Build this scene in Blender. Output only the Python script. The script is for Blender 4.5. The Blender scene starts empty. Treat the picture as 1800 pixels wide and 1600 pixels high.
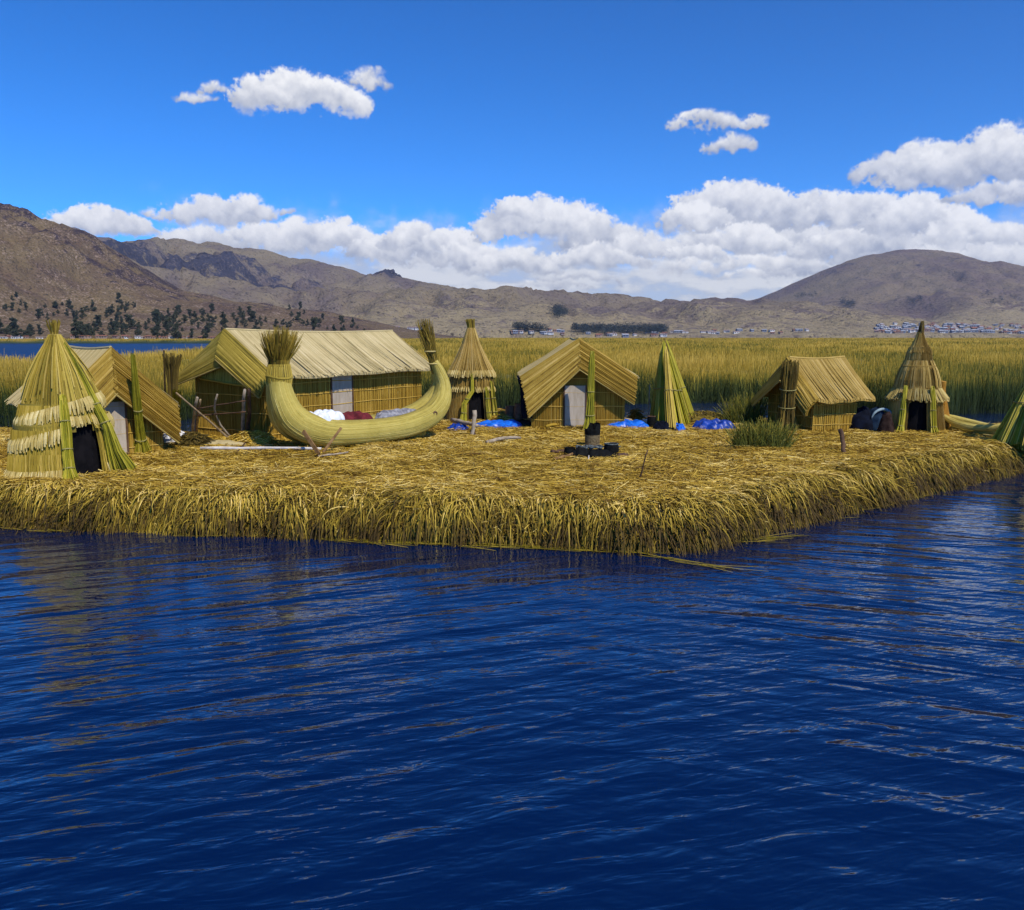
import bpy, math, random
import numpy as np
from math import sin, cos, pi, radians, atan, sqrt
from mathutils import Vector

random.seed(7)
RNG = np.random.default_rng(11)
SC = bpy.context.scene
COL = SC.collection

# ------------------------------------------------------------------ camera
F = 1500.0                                   # focal length in photo pixels (photo 1800 x 1600)
CAM_Z = 3.3
PITCH = atan(208.0 / F)
cam_data = bpy.data.cameras.new("camera")
cam = bpy.data.objects.new("camera", cam_data)
COL.objects.link(cam)
cam.location = (0, 0, CAM_Z)
cam.rotation_euler = (pi / 2 - PITCH, 0, 0)
cam_data.sensor_width = 36.0
cam_data.lens = 36.0 * F / 1800.0
cam_data.clip_start = 0.1
cam_data.clip_end = 60000
SC.camera = cam

# ------------------------------------------------------------------ exposure, sun
SC.view_settings.view_transform = 'Standard'
SC.view_settings.look = 'None'
SC.view_settings.gamma = 1.0
SC.view_settings.exposure = 0.25
SUN_EL = radians(49)
SUN_AZ = radians(143)                        # clockwise from +Y; behind the camera, to the right
sun_dir = Vector((sin(SUN_AZ) * cos(SUN_EL), cos(SUN_AZ) * cos(SUN_EL), sin(SUN_EL)))
sl = bpy.data.lights.new("sun", 'SUN')
sl.energy = 4.0
sl.angle = radians(0.5)
sl.color = (1.0, 0.93, 0.82)
sun = bpy.data.objects.new("sun", sl)
COL.objects.link(sun)
sun.rotation_euler = (-sun_dir).to_track_quat('-Z', 'Y').to_euler()


def ray(px, py):
    xc = (px - 900) / F
    yc = (800 - py) / F
    return Vector((xc, cos(PITCH) + yc * sin(PITCH), -sin(PITCH) + yc * cos(PITCH)))


GZ = 0.6                                      # top of the floating island above the water


def G(px, py, z=GZ):
    d = ray(px, py)
    return Vector((0, 0, CAM_Z)) + d * ((z - CAM_Z) / d.z)


def D(px, py, Y):
    d = ray(px, py)
    return Vector((0, 0, CAM_Z)) + d * (Y / d.y)


def ang(px, py):
    d = ray(px, py)
    return math.atan2(d.x, d.y), math.atan2(d.z, sqrt(d.x * d.x + d.y * d.y))


# ------------------------------------------------------------------ sky with clouds (world)
class NT:
    """small helper to write node trees as expressions"""

    def __init__(self, tree):
        self.t = tree

    def n(self, kind, **kw):
        nd = self.t.nodes.new(kind)
        for k, v in kw.items():
            setattr(nd, k, v)
        return nd

    def put(self, sock, v):
        if hasattr(v, 'is_output') or isinstance(v, bpy.types.NodeSocket):
            self.t.links.new(v, sock)
        elif v is not None:
            sock.default_value = v

    def m(self, op, a, b=None, c=None, clamp=False):
        nd = self.n('ShaderNodeMath', operation=op)
        nd.use_clamp = clamp
        for i, v in enumerate((a, b, c)):
            if v is not None:
                self.put(nd.inputs[i], v)
        return nd.outputs[0]

    def rng(self, v, a, b, c=0.0, d=1.0, smooth=True):
        nd = self.n('ShaderNodeMapRange')
        nd.interpolation_type = 'SMOOTHSTEP' if smooth else 'LINEAR'
        nd.clamp = True
        self.put(nd.inputs['Value'], v)
        for k, x in zip(('From Min', 'From Max', 'To Min', 'To Max'), (a, b, c, d)):
            self.put(nd.inputs[k], x)
        return nd.outputs['Result']

    def mix(self, f, a, b):
        nd = self.n('ShaderNodeMix', data_type='RGBA')
        self.put(nd.inputs['Factor'], f)
        self.put(nd.inputs['A'], a if not isinstance(a, tuple) or len(a) == 4 else (*a, 1))
        self.put(nd.inputs['B'], b if not isinstance(b, tuple) or len(b) == 4 else (*b, 1))
        for s in nd.inputs:
            pass
        return nd.outputs['Result']

    def mixc(self, f, a, b):
        nd = self.n('ShaderNodeMixRGB')
        self.put(nd.inputs[0], f)
        self.put(nd.inputs[1], a if not isinstance(a, tuple) or len(a) == 4 else (*a, 1))
        self.put(nd.inputs[2], b if not isinstance(b, tuple) or len(b) == 4 else (*b, 1))
        return nd.outputs[0]

    def xyz(self, x, y, z):
        nd = self.n('ShaderNodeCombineXYZ')
        for i, v in enumerate((x, y, z)):
            self.put(nd.inputs[i], v)
        return nd.outputs[0]

    def noise(self, vec, scale, detail=4.0, rough=0.55, dist=0.0):
        nd = self.n('ShaderNodeTexNoise')
        if vec is not None:
            self.put(nd.inputs['Vector'], vec)
        nd.inputs['Scale'].default_value = scale
        nd.inputs['Detail'].default_value = detail
        nd.inputs['Roughness'].default_value = rough
        nd.inputs['Distortion'].default_value = dist
        return nd.outputs['Fac']

    def ramp(self, fac, stops):
        nd = self.n('ShaderNodeValToRGB')
        el = nd.color_ramp.elements
        while len(el) < len(stops):
            el.new(0.5)
        for e, (p, c) in zip(el, stops):
            e.position = p
            e.color = (*c, 1)
        self.put(nd.inputs[0], fac)
        return nd.outputs[0]


# ---- clouds: computed here in azimuth/elevation, as a part of the sky itself
def vnoise(x, y, seed=0):
    xi = np.floor(x).astype(np.int64)
    yi = np.floor(y).astype(np.int64)
    xf = x - xi
    yf = y - yi
    u = xf * xf * xf * (xf * (xf * 6 - 15) + 10)
    v = yf * yf * yf * (yf * (yf * 6 - 15) + 10)

    def h(a, b):
        n = (a * 374761393 + b * 668265263 + seed * 144665) & 0x7fffffff
        n = ((n ^ (n >> 13)) * 1274126177) & 0x7fffffff
        return ((n ^ (n >> 16)) & 0xffff) / 65535.0
    return (h(xi, yi) * (1 - u) + h(xi + 1, yi) * u) * (1 - v) + (h(xi, yi + 1) * (1 - u) + h(xi + 1, yi + 1) * u) * v


def fbm(x, y, oct=5, seed=0, gain=0.5):
    s = 0
    a = 1.0
    tot = 0
    for i in range(oct):
        s = s + a * vnoise(x * 2 ** i + 17.3 * i, y * 2 ** i - 9.1 * i, seed + i)
        tot += a
        a *= gain
    return s / tot


def sstep(x, a, b):
    t = np.clip((x - a) / (b - a), 0, 1)
    return t * t * (3 - 2 * t)


SKY_AZ, SKY_E0, SKY_E1 = 0.80, -0.03, 0.47
SKY_W, SKY_H = 1900, 594


def cloud_picture():
    """premultiplied-free RGB and cover on an azimuth x elevation grid"""
    rs = np.random.default_rng(5)
    az, el = np.meshgrid(np.linspace(-SKY_AZ, SKY_AZ, SKY_W), np.linspace(SKY_E0, SKY_E1, SKY_H))
    U, Vv = az * 1000, el * 1000                                # milliradians
    w1 = fbm(U / 26, Vv / 26, 5, 3, 0.55) - 0.5
    w2 = fbm(U / 26 + 50, Vv / 26 + 9, 5, 13, 0.55) - 0.5
    f1 = fbm(U / 7, Vv / 7, 4, 23, 0.6) - 0.5
    f2 = fbm(U / 2.6, Vv / 2.6, 3, 43, 0.6) - 0.5
    Ux, Vx = U + f2 * 3.0 + w1 * 22 + f1 * 5, Vv + w2 * 16 + f1 * 4
    rgb = np.zeros((SKY_H, SKY_W, 3))
    cov = np.zeros((SKY_H, SKY_W))
    L = np.array([0.38, 0.80, 0.46])
    lo, hi = np.array([0.36, 0.39, 0.465]), np.array([0.90, 0.89, 0.875])

    def over(c, a):
        nonlocal rgb, cov
        rgb = c * a[..., None] + rgb * (1 - a[..., None])
        cov = a + cov * (1 - a)

    # pale veil low over the hills
    vh = sstep(Vv + w1 * 70, 150, 70) * sstep(az + w2 * 0.12, -0.44, -0.30)
    vt = fbm(U / 60, Vv / 14, 6, 91, 0.55)
    vb = sstep(vt + f1 * 0.15, 0.36, 0.66)[..., None]
    over(np.array([0.45, 0.495, 0.585]) * (1 - vb) + np.array([0.68, 0.695, 0.72]) * vb, vh * (0.90 + 0.1 * sstep(vt, 0.3, 0.55)))

    def cloud(cx, top, base, rx, soft, dim, ragged=1.3):
        a0, e1 = ang(cx, top)
        _, e0 = ang(cx, base)
        X0, B, H, RX = a0 * 1000, e0 * 1000, (e1 - e0) * 1000, rx / F * 1000
        m = 14
        i0, i1 = np.searchsorted(U[0], [X0 - RX * 1.3 - m, X0 + RX * 1.3 + m])
        j0, j1 = np.searchsorted(Vv[:, 0], [B - H * 0.5 - m, B + H * 1.4 + m])
        if i1 <= i0 or j1 <= j0:
            return
        sl = (slice(j0, j1), slice(i0, i1))
        x, y = Ux[sl], Vx[sl]
        zb = np.full(x.shape, -1e9)
        sh = np.zeros(x.shape)
        fld = np.full(x.shape, -9.0)
        n = int(10 + RX / 2.2)
        for k in range(n):
            px = rs.uniform(-0.9, 0.9)
            env = H * (1 - abs(px) ** 2.2) ** 0.8 * rs.uniform(0.75, 1.0)
            R = max(H * rs.uniform(0.16, 0.42), 3.0)
            R = min(R, env * 0.55 + 2.0)
            py = rs.uniform(0.22, 1.0) ** 0.8 * max(env - R, 0.1) + R * 0.25
            sx = R * rs.uniform(1.2, 1.9)
            dx = (x - X0 - px * RX) / sx
            dy = (y - B - py) / R
            r2 = dx * dx + dy * dy
            nz = np.sqrt(np.clip(1 - r2, 0, 1))
            z = nz * R + rs.uniform(-0.3, 0.5) * H - py * 0.4
            lit = dx * L[0] + dy * L[1] + nz * L[2]
            hit = (r2 < 1) & (z > zb)
            zb = np.where(hit, z, zb)
            sh = np.where(hit, lit, sh)
            fld = np.maximum(fld, 1 - np.sqrt(r2))
        body = 1 - np.sqrt(((x - X0) / (RX * 0.95)) ** 2 + ((y - B - 0.33 * H) / (H * np.where(y > B + 0.33 * H, 0.55, 0.42))) ** 2)
        fld = np.maximum(fld, body * 1.25)
        sh = np.where(zb > -1e8, sh, 0.25)
        rel = np.clip((y - B) / H, -0.3, 1.1)
        shade = 0.22 + 0.28 * sh + 0.50 * sstep(rel, -0.1, 0.75) + f1[sl] * 0.40 + w1[sl] * 0.45 - dim
        k3 = 3
        ker = np.ones(2 * k3 + 1) / (2 * k3 + 1)
        for ax in (0, 1):                                       # soften the seams between billows
            if shade.shape[ax] > 8:
                shade = np.apply_along_axis(lambda v: np.convolve(np.pad(v, k3, mode='edge'), ker, 'valid'), ax, shade)
        shade = np.clip(shade + f1[sl] * 0.22 + f2[sl] * 0.22, 0, 1)
        a = sstep(fld + (f1[sl] * 0.55 + f2[sl] * 0.25 + w2[sl] * 0.5) * ragged, -0.02, soft * 1.25) * sstep(rel + w1[sl] * 0.3, -0.22, 0.12)
        c = lo + (hi - lo) * shade[..., None]
        rgb[sl] = c * a[..., None] + rgb[sl] * (1 - a[..., None])
        cov[sl] = a + cov[sl] * (1 - a)

    r_ = random.Random(3)
    for i in range(20):                                         # far rows low over the hills
        cx = r_.uniform(330, 2000)
        base = 540 - i * 2.6 + r_.uniform(-8, 8)
        cloud(cx, base - r_.uniform(18, 46), base, r_.uniform(30, 100), 0.8, r_.uniform(-0.15, 0.22))
    for i in range(24):
        cx = r_.uniform(400, 2000)
        base = 487 - i * 2.1 + r_.uniform(-8, 8)
        cloud(cx, base - r_.uniform(22, 54), base, r_.uniform(28, 90), 0.6, r_.uniform(-0.15, 0.2))
    for c in CLOUDS:
        cloud(*c)
    out = np.zeros((SKY_H, SKY_W, 4), np.float32)
    out[..., :3] = rgb / np.maximum(cov, 1e-4)[..., None]
    out[..., 3] = cov * sstep(np.abs(az), SKY_AZ - 0.01, SKY_AZ - 0.13)
    return out


def build_world():
    w = bpy.data.worlds.new("World")
    SC.world = w
    w.use_nodes = True
    t = w.node_tree
    t.nodes.clear()
    b = NT(t)
    out = b.n('ShaderNodeOutputWorld')
    bg = b.n('ShaderNodeBackground')
    t.links.new(bg.outputs[0], out.inputs[0])
    sky = b.n('ShaderNodeTexSky')
    sky.sky_type = 'NISHITA'
    sky.sun_disc = False
    sky.sun_elevation = SUN_EL
    sky.sun_rotation = SUN_AZ
    sky.altitude = 3800
    sky.air_density = 1.0
    sky.dust_density = 0.0
    sky.ozone_density = 2.5
    hs = b.n('ShaderNodeHueSaturation')
    hs.inputs['Saturation'].default_value = SKY_SAT
    hs.inputs['Hue'].default_value = SKY_HUE
    hs.inputs['Value'].default_value = SKY_VAL
    t.links.new(sky.outputs[0], hs.inputs['Color'])
    tc = b.n('ShaderNodeTexCoord')
    sep = b.n('ShaderNodeSeparateXYZ')
    t.links.new(tc.outputs['Generated'], sep.inputs[0])
    x, y, z = sep.outputs
    # the thin dry air of the high plateau: less milky towards the horizon than at sea level
    t.links.new(b.xyz(x, y, b.m('ADD', b.m('MULTIPLY', b.m('ABSOLUTE', z), 0.87), 0.055)), sky.inputs[0])
    az = b.m('ARCTAN2', x, y)
    el = b.m('ARCSINE', z)
    skyc = b.n('ShaderNodeVectorMath', operation='SCALE')
    t.links.new(hs.outputs[0], skyc.inputs[0])
    skyc.inputs['Scale'].default_value = WORLD_STRENGTH
    gm = b.n('ShaderNodeGamma')                               # clear high-altitude air: deeper overhead
    t.links.new(skyc.outputs[0], gm.inputs[0])
    gm.inputs[1].default_value = SKY_GAMMA
    img = bpy.data.images.new('clouds', SKY_W, SKY_H, alpha=True, float_buffer=True)
    img.colorspace_settings.name = 'Non-Color'
    img.alpha_mode = 'CHANNEL_PACKED'
    img.pixels.foreach_set(cloud_picture().ravel())
    tx = b.n('ShaderNodeTexImage')
    tx.image = img
    tx.extension = 'CLIP'
    uv = b.xyz(b.m('MULTIPLY_ADD', az, 0.5 / SKY_AZ, 0.5), b.m('DIVIDE', b.m('SUBTRACT', el, SKY_E0), SKY_E1 - SKY_E0), 0.0)
    t.links.new(uv, tx.inputs[0])
    color = b.mixc(tx.outputs['Alpha'], gm.outputs[0], tx.outputs['Color'])
    t.links.new(color, bg.inputs['Color'])
    bg.inputs['Strength'].default_value = 1.0


SKY_SAT = 1.33
SKY_HUE = 0.491
SKY_VAL = 1.50
SKY_GAMMA = 1.50
WORLD_STRENGTH = 0.13
CLOUDS = [                                    # (centre x, top y, base y, half width, softness, dimming), far first
    (500, 380, 446, 150, 0.34, 0.02), (345, 388, 440, 58, 0.3, 0.0), (590, 374, 440, 72, 0.3, 0.0), (690, 398, 460, 80, 0.32, 0.05),
    (725, 380, 436, 44, 0.3, 0.0), (790, 388, 450, 58, 0.3, 0.02), (830, 415, 470, 70, 0.4, 0.08),
    (1060, 378, 440, 80, 0.4, 0.16), (955, 334, 420, 112, 0.26, 0.0), (905, 338, 385, 36, 0.25, -0.05), (1130, 402, 455, 80, 0.4, 0.14),
    (1400, 380, 440, 130, 0.36, 0.12), (1540, 385, 450, 130, 0.36, 0.12), (1440, 322, 400, 120, 0.28, 0.05), (1530, 328, 400, 70, 0.28, 0.04), (1340, 340, 405, 80, 0.3, 0.08),
    (1285, 304, 386, 92, 0.24, 0.02), (1215, 343, 406, 54, 0.22, -0.04), (1312, 380, 442, 64, 0.26, -0.04), (1700, 410, 470, 110, 0.36, 0.1), (1830, 395, 470, 90, 0.36, 0.1),
    (1620, 330, 412, 66, 0.22, 0.0), (1702, 358, 425, 30, 0.22, -0.1), (1762, 384, 430, 36, 0.25, -0.05),
    (1222, 420, 458, 50, 0.3, -0.05), (1040, 425, 470, 90, 0.36, 0.06), (905, 430, 480, 80, 0.36, 0.08),
    (375, 341, 396, 84, 0.26, 0.0), (438, 328, 388, 30, 0.34, 0.02), (176, 356, 412, 80, 0.24, 0.0), (262, 364, 388, 22, 0.8, 0.2), (505, 358, 375, 10, 0.9, 0.3),
    (530, 114, 194, 112, 0.3, -0.06), (450, 122, 184, 42, 0.4, 0.0), (647, 110, 150, 32, 0.8, 0.2), (370, 136, 162, 22, 0.7, 0.18), (348, 156, 178, 32, 0.9, 0.24),
    (1238, 186, 226, 62, 0.5, 0.14), (1326, 198, 226, 20, 0.5, 0.14), (1287, 224, 262, 34, 0.6, 0.2),
    (1552, 262, 312, 48, 0.5, 0.18), (1625, 232, 316, 56, 0.34, 0.12), (1690, 244, 330, 84, 0.34, 0.12), (1790, 203, 318, 58, 0.36, 0.16), (1745, 312, 356, 70, 0.5, 0.18), (1840, 300, 354, 50, 0.5, 0.1),
]
build_world()


# ------------------------------------------------------------------ helpers
def tag(o, label=None, cat=None, group=None, kind=None):
    if label:
        o['label'] = label
    if cat:
        o['category'] = cat
    if group:
        o['group'] = group
    if kind:
        o['kind'] = kind
    return o


def empty(name, loc, label, cat, group=None, rz=0.0):
    o = bpy.data.objects.new(name, None)
    o.empty_display_size = 0.2
    COL.objects.link(o)
    o.location = loc
    o.rotation_euler = (0, 0, rz)
    return tag(o, label, cat, group)


def mesh_np(name, verts, quads, mat, var=None, var2=None, parent=None, smooth=False):
    me = bpy.data.meshes.new(name)
    verts = np.asarray(verts, np.float32)
    quads = np.asarray(quads, np.int32)
    k = quads.shape[1]
    me.vertices.add(len(verts))
    me.vertices.foreach_set("co", verts.ravel())
    me.loops.add(quads.size)
    me.loops.foreach_set("vertex_index", quads.ravel())
    me.polygons.add(len(quads))
    me.polygons.foreach_set("loop_start", np.arange(0, quads.size, k, dtype=np.int32))
    me.polygons.foreach_set("loop_total", np.full(len(quads), k, np.int32))
    if smooth:
        me.polygons.foreach_set("use_smooth", np.ones(len(quads), bool))
    for nm, v in (('var', var), ('var2', var2)):
        if v is not None:
            at = me.attributes.new(nm, 'FLOAT', 'POINT')
            at.data.foreach_set("value", np.asarray(v, np.float32))
    me.update(calc_edges=True)
    me.validate()
    me.materials.append(mat)
    o = bpy.data.objects.new(name, me)
    COL.objects.link(o)
    if parent:
        o.parent = parent
    return o


def v3(*a):
    return Vector(a)


def build_ties(tm, parent):
    for ring in tm.rings:
        m = MB()
        m.tube(ring, 0.014, 5, 0.5, caps=False)
        m.build('tie', M['cord'], parent)


class MB:
    """collects pieces of ONE mesh; coordinates local to the thing"""

    def __init__(self):
        self.v = []
        self.f = []
        self.a = []
        self.rings = []

    def add(self, vs, fs, var=0.5):
        n = len(self.v)
        self.v.extend([tuple(x) for x in vs])
        self.f.extend([tuple(i + n for i in f) for f in fs])
        if isinstance(var, (int, float)):
            self.a.extend([var] * len(vs))
        else:
            self.a.extend(var)

    def tube(self, pts, radii, n=6, var=0.5, caps=True, ecc=1.0, up=None):
        pts = [Vector(p) for p in pts]
        if isinstance(radii, (int, float)):
            radii = [radii] * len(pts)
        vs = []
        prev = None
        for i, p in enumerate(pts):
            t = (pts[min(i + 1, len(pts) - 1)] - pts[max(i - 1, 0)])
            if t.length < 1e-9:
                t = Vector((0, 0, 1))
            t.normalize()
            if prev is None:
                ref = up or (Vector((0, 0, 1)) if abs(t.z) < 0.9 else Vector((1, 0, 0)))
                a = t.cross(ref).normalized()
            else:
                a = (prev - t * prev.dot(t)).normalized()
            prev = a
            bb = t.cross(a)
            for k in range(n):
                q = 2 * pi * k / n
                vs.append(p + (a * cos(q) + bb * sin(q) * ecc) * radii[i])
        fs = []
        for i in range(len(pts) - 1):
            for k in range(n):
                k2 = (k + 1) % n
                fs.append((i * n + k, i * n + k2, (i + 1) * n + k2, (i + 1) * n + k))
        if caps:
            fs.append(tuple(range(n))[::-1])
            fs.append(tuple((len(pts) - 1) * n + k for k in range(n)))
        if not isinstance(var, (int, float)):
            var = [x for x in var for _ in range(n)]
        self.add(vs, fs, var)

    def strand(self, pts, r=0.012, var=0.5, taper=0.6):
        m = len(pts)
        self.tube(pts, [r * (1 - (1 - taper) * i / max(1, m - 1)) for i in range(m)], 3, var, caps=False)

    def box(self, c, size, rz=0.0, var=0.5, axes=None):
        c = Vector(c)
        if axes is None:
            ax = Vector((cos(rz), sin(rz), 0))
            ay = Vector((-sin(rz), cos(rz), 0))
            az = Vector((0, 0, 1))
        else:
            ax, ay, az = axes
        vs = [c + ax * (sx * size[0] / 2) + ay * (sy * size[1] / 2) + az * (sz * size[2] / 2)
              for sx in (-1, 1) for sy in (-1, 1) for sz in (-1, 1)]
        fs = [(0, 1, 3, 2), (4, 6, 7, 5), (0, 4, 5, 1), (2, 3, 7, 6), (0, 2, 6, 4), (1, 5, 7, 3)]
        self.add(vs, fs, var)

    def quad_slab(self, a, b, c, d, th, var=0.5):
        """slab with corners a b c d (loop), thickened by th along its normal, downward"""
        a, b, c, d = map(Vector, (a, b, c, d))
        n = (b - a).cross(d - a).normalized()
        vs = [a, b, c, d] + [p - n * th for p in (a, b, c, d)]
        fs = [(0, 1, 2, 3), (7, 6, 5, 4), (0, 4, 5, 1), (1, 5, 6, 2), (2, 6, 7, 3), (3, 7, 4, 0)]
        self.add(vs, fs, var)

    def lathe(self, prof, n=48, gap=None, center=(0, 0), jitter=0.0, var=0.4, cap=False):
        """prof: (z, r) bottom up. gap = (angle0, angle1, ztop): faces left out"""
        vs = []
        for z, r in prof:
            for k in range(n):
                q = 2 * pi * k / n
                vs.append((center[0] + r * cos(q), center[1] + r * sin(q), z))
        fs = []
        for i in range(len(prof) - 1):
            zm = (prof[i][0] + prof[i + 1][0]) / 2
            for k in range(n):
                q = 2 * pi * (k + 0.5) / n
                if gap and in_gap(q, gap) and zm < arch(q, gap):
                    continue
                k2 = (k + 1) % n
                fs.append((i * n + k, i * n + k2, (i + 1) * n + k2, (i + 1) * n + k))
        if cap:
            fs.append(tuple((len(prof) - 1) * n + k for k in range(n)))
            fs.append(tuple(range(n))[::-1])
        self.add(vs, fs, var)

    def blob(self, c, rad, seed=0, amp=0.2, n=16, var=0.5, flat=False, freq=2.5):
        """lumpy heap"""
        rs = np.random.default_rng(seed)
        ph = rs.uniform(0, 6.28, 6)
        vs = []
        m = n // 2
        for i in range(m + 1):
            th = pi * i / m
            for k in range(n):
                q = 2 * pi * k / n
                d = Vector((sin(th) * cos(q), sin(th) * sin(q), cos(th)))
                w = 1 + amp * (sin(freq * 2 * d.x + ph[0]) * 0.5 + sin(freq * 3 * d.y + ph[1]) * 0.4 + sin(freq * 3 * d.z + ph[2] + 3 * d.x) * 0.4
                               + 0.35 * sin(9 * d.x + 7 * d.y + ph[3]) + 0.3 * sin(13 * d.y - 8 * d.z + ph[4]))
                p = Vector((d.x * rad[0] * w, d.y * rad[1] * w, d.z * rad[2] * w))
                if flat and p.z < 0:
                    p.z *= 0.15
                vs.append(Vector(c) + p)
        fs = []
        for i in range(m):
            for k in range(n):
                k2 = (k + 1) % n
                fs.append((i * n + k, (i + 1) * n + k, (i + 1) * n + k2, i * n + k2))
        self.add(vs, fs, var)

    def build(self, name, mat, parent=None, smooth=False):
        me = bpy.data.meshes.new(name)
        me.from_pydata(self.v, [], self.f)
        at = me.attributes.new('var', 'FLOAT', 'POINT')
        at.data.foreach_set("value", np.asarray(self.a, np.float32))
        if smooth:
            me.polygons.foreach_set("use_smooth", np.ones(len(me.polygons), bool))
        me.update()
        me.materials.append(mat)
        o = bpy.data.objects.new(name, me)
        COL.objects.link(o)
        if parent:
            o.parent = parent
        return o


def arch(q, gap):
    mid = (gap[0] + gap[1]) / 2
    d = ((q - mid + pi) % (2 * pi) - pi) / ((gap[1] - gap[0]) / 2)
    return gap[2] * (1.02 - 0.22 * d * d)


def in_gap(q, gap):
    a0, a1 = gap[0], gap[1]
    mid = (a0 + a1) / 2
    d = (q - mid + pi) % (2 * pi) - pi
    return abs(d) < (a1 - a0) / 2


# ------------------------------------------------------------------ materials
def new_mat(name):
    m = bpy.data.materials.new(name)
    m.use_nodes = True
    t = m.node_tree
    p = t.nodes['Principled BSDF']
    return m, NT(t), p


def reed_mat(name, stops, streak=(70, 70, 5), amount=0.25, rough=0.75, bump=0.25, tint=None, seed=0.0):
    """dry reed: colour by strand ('var'), fine streaks along the strand, patches of wear"""
    m, b, p = new_mat(name)
    at = b.n('ShaderNodeAttribute', attribute_name='var')
    tc = b.n('ShaderNodeTexCoord')
    mp = b.n('ShaderNodeMapping')
    mp.inputs['Scale'].default_value = streak
    mp.inputs['Location'].default_value = (seed, seed * 2, seed)
    m.node_tree.links.new(tc.outputs['Object'], mp.inputs['Vector'])
    st = b.noise(mp.outputs[0], 1.0, 3.0, 0.6)
    pt = b.noise(tc.outputs['Object'], 1.6, 4.0, 0.6)
    f = b.m('ADD', at.outputs['Fac'], b.m('MULTIPLY', b.m('SUBTRACT', st, 0.5), amount * 2))
    f = b.m('ADD', f, b.m('MULTIPLY', b.m('SUBTRACT', pt, 0.5), 0.75), clamp=True)
    m.node_tree.links.new(b.ramp(f, stops), p.inputs['Base Color'])
    p.inputs['Roughness'].default_value = rough
    p.inputs['Specular IOR Level'].default_value = 0.25
    if bump:
        bn = b.n('ShaderNodeBump')
        bn.inputs['Strength'].default_value = bump
        bn.inputs['Distance'].default_value = 0.02
        m.node_tree.links.new(st, bn.inputs['Height'])
        m.node_tree.links.new(bn.outputs[0], p.inputs['Normal'])
    return m


def plain_mat(name, c1, c2, scale=6.0, rough=0.7, bump=0.2, detail=5.0, spec=0.3, stretch=(1, 1, 1)):
    m, b, p = new_mat(name)
    tc = b.n('ShaderNodeTexCoord')
    mp = b.n('ShaderNodeMapping')
    mp.inputs['Scale'].default_value = stretch
    m.node_tree.links.new(tc.outputs['Object'], mp.inputs['Vector'])
    n = b.noise(mp.outputs[0], scale, detail, 0.6)
    m.node_tree.links.new(b.mixc(b.rng(n, 0.3, 0.7), c1, c2), p.inputs['Base Color'])
    p.inputs['Roughness'].default_value = rough
    p.inputs['Specular IOR Level'].default_value = spec
    if bump:
        bn = b.n('ShaderNodeBump')
        bn.inputs['Strength'].default_value = bump
        bn.inputs['Distance'].default_value = 0.03
        m.node_tree.links.new(n, bn.inputs['Height'])
        m.node_tree.links.new(bn.outputs[0], p.inputs['Normal'])
    return m


M = {}
M['thatch'] = reed_mat('thatch', [(0.0, (0.104, 0.061, 0.011)), (0.3, (0.281, 0.179, 0.033)), (0.6, (0.416, 0.282, 0.067)), (1.0, (0.582, 0.423, 0.152))])
M['thatch_green'] = reed_mat('thatch_green', [(0.0, (0.094, 0.070, 0.008)), (0.35, (0.260, 0.188, 0.021)), (0.65, (0.385, 0.282, 0.038)), (1.0, (0.520, 0.376, 0.085))])
M['thatch_pale'] = reed_mat('thatch_pale', [(0.0, (0.202, 0.150, 0.058)), (0.35, (0.385, 0.305, 0.132)), (0.7, (0.495, 0.398, 0.194)), (1.0, (0.604, 0.504, 0.283))])
M['fringe'] = reed_mat('fringe', [(0.0, (0.16, 0.105, 0.022)), (0.4, (0.36, 0.265, 0.070)), (0.75, (0.50, 0.385, 0.13)), (1.0, (0.62, 0.51, 0.23))])
M['wall_mat'] = reed_mat('wall_mat', [(0.0, (0.125, 0.066, 0.006)), (0.35, (0.302, 0.179, 0.017)), (0.7, (0.406, 0.254, 0.033)), (1.0, (0.541, 0.367, 0.085))])
M['flap'] = reed_mat('flap', [(0.0, (0.114, 0.062, 0.008)), (0.35, (0.302, 0.188, 0.021)), (0.7, (0.437, 0.287, 0.048)), (1.0, (0.582, 0.404, 0.114))])
M['green_reed'] = reed_mat('green_reed', [(0.0, (0.073, 0.075, 0.004)), (0.35, (0.218, 0.202, 0.009)), (0.7, (0.385, 0.329, 0.021)), (1.0, (0.541, 0.423, 0.076))])
M['dark_reed'] = reed_mat('dark_reed', [(0.0, (0.031, 0.021, 0.004)), (0.5, (0.094, 0.064, 0.009)), (1.0, (0.229, 0.150, 0.024))])
M['tuft'] = reed_mat('tuft', [(0.0, (0.052, 0.033, 0.004)), (0.4, (0.156, 0.108, 0.011)), (0.75, (0.281, 0.197, 0.021)), (1.0, (0.416, 0.282, 0.048))])
M['boat'] = reed_mat('boat', [(0.0, (0.17, 0.125, 0.014)), (0.35, (0.34, 0.265, 0.045)), (0.65, (0.46, 0.37, 0.085)), (1.0, (0.60, 0.50, 0.16))], streak=(14, 14, 14), amount=0.12, bump=0.35)
M['boat_orange'] = reed_mat('boat_orange', [(0.0, (0.208, 0.085, 0.011)), (0.5, (0.437, 0.226, 0.028)), (1.0, (0.572, 0.357, 0.076))], streak=(14, 14, 14), amount=0.15)
M['straw'] = reed_mat('straw', [(0.0, (0.088, 0.044, 0.006)), (0.22, (0.229, 0.133, 0.011)), (0.5, (0.437, 0.281, 0.025)), (0.78, (0.603, 0.415, 0.071)), (1.0, (0.770, 0.602, 0.209))], streak=(3, 3, 3), amount=0.1, bump=0)
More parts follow.
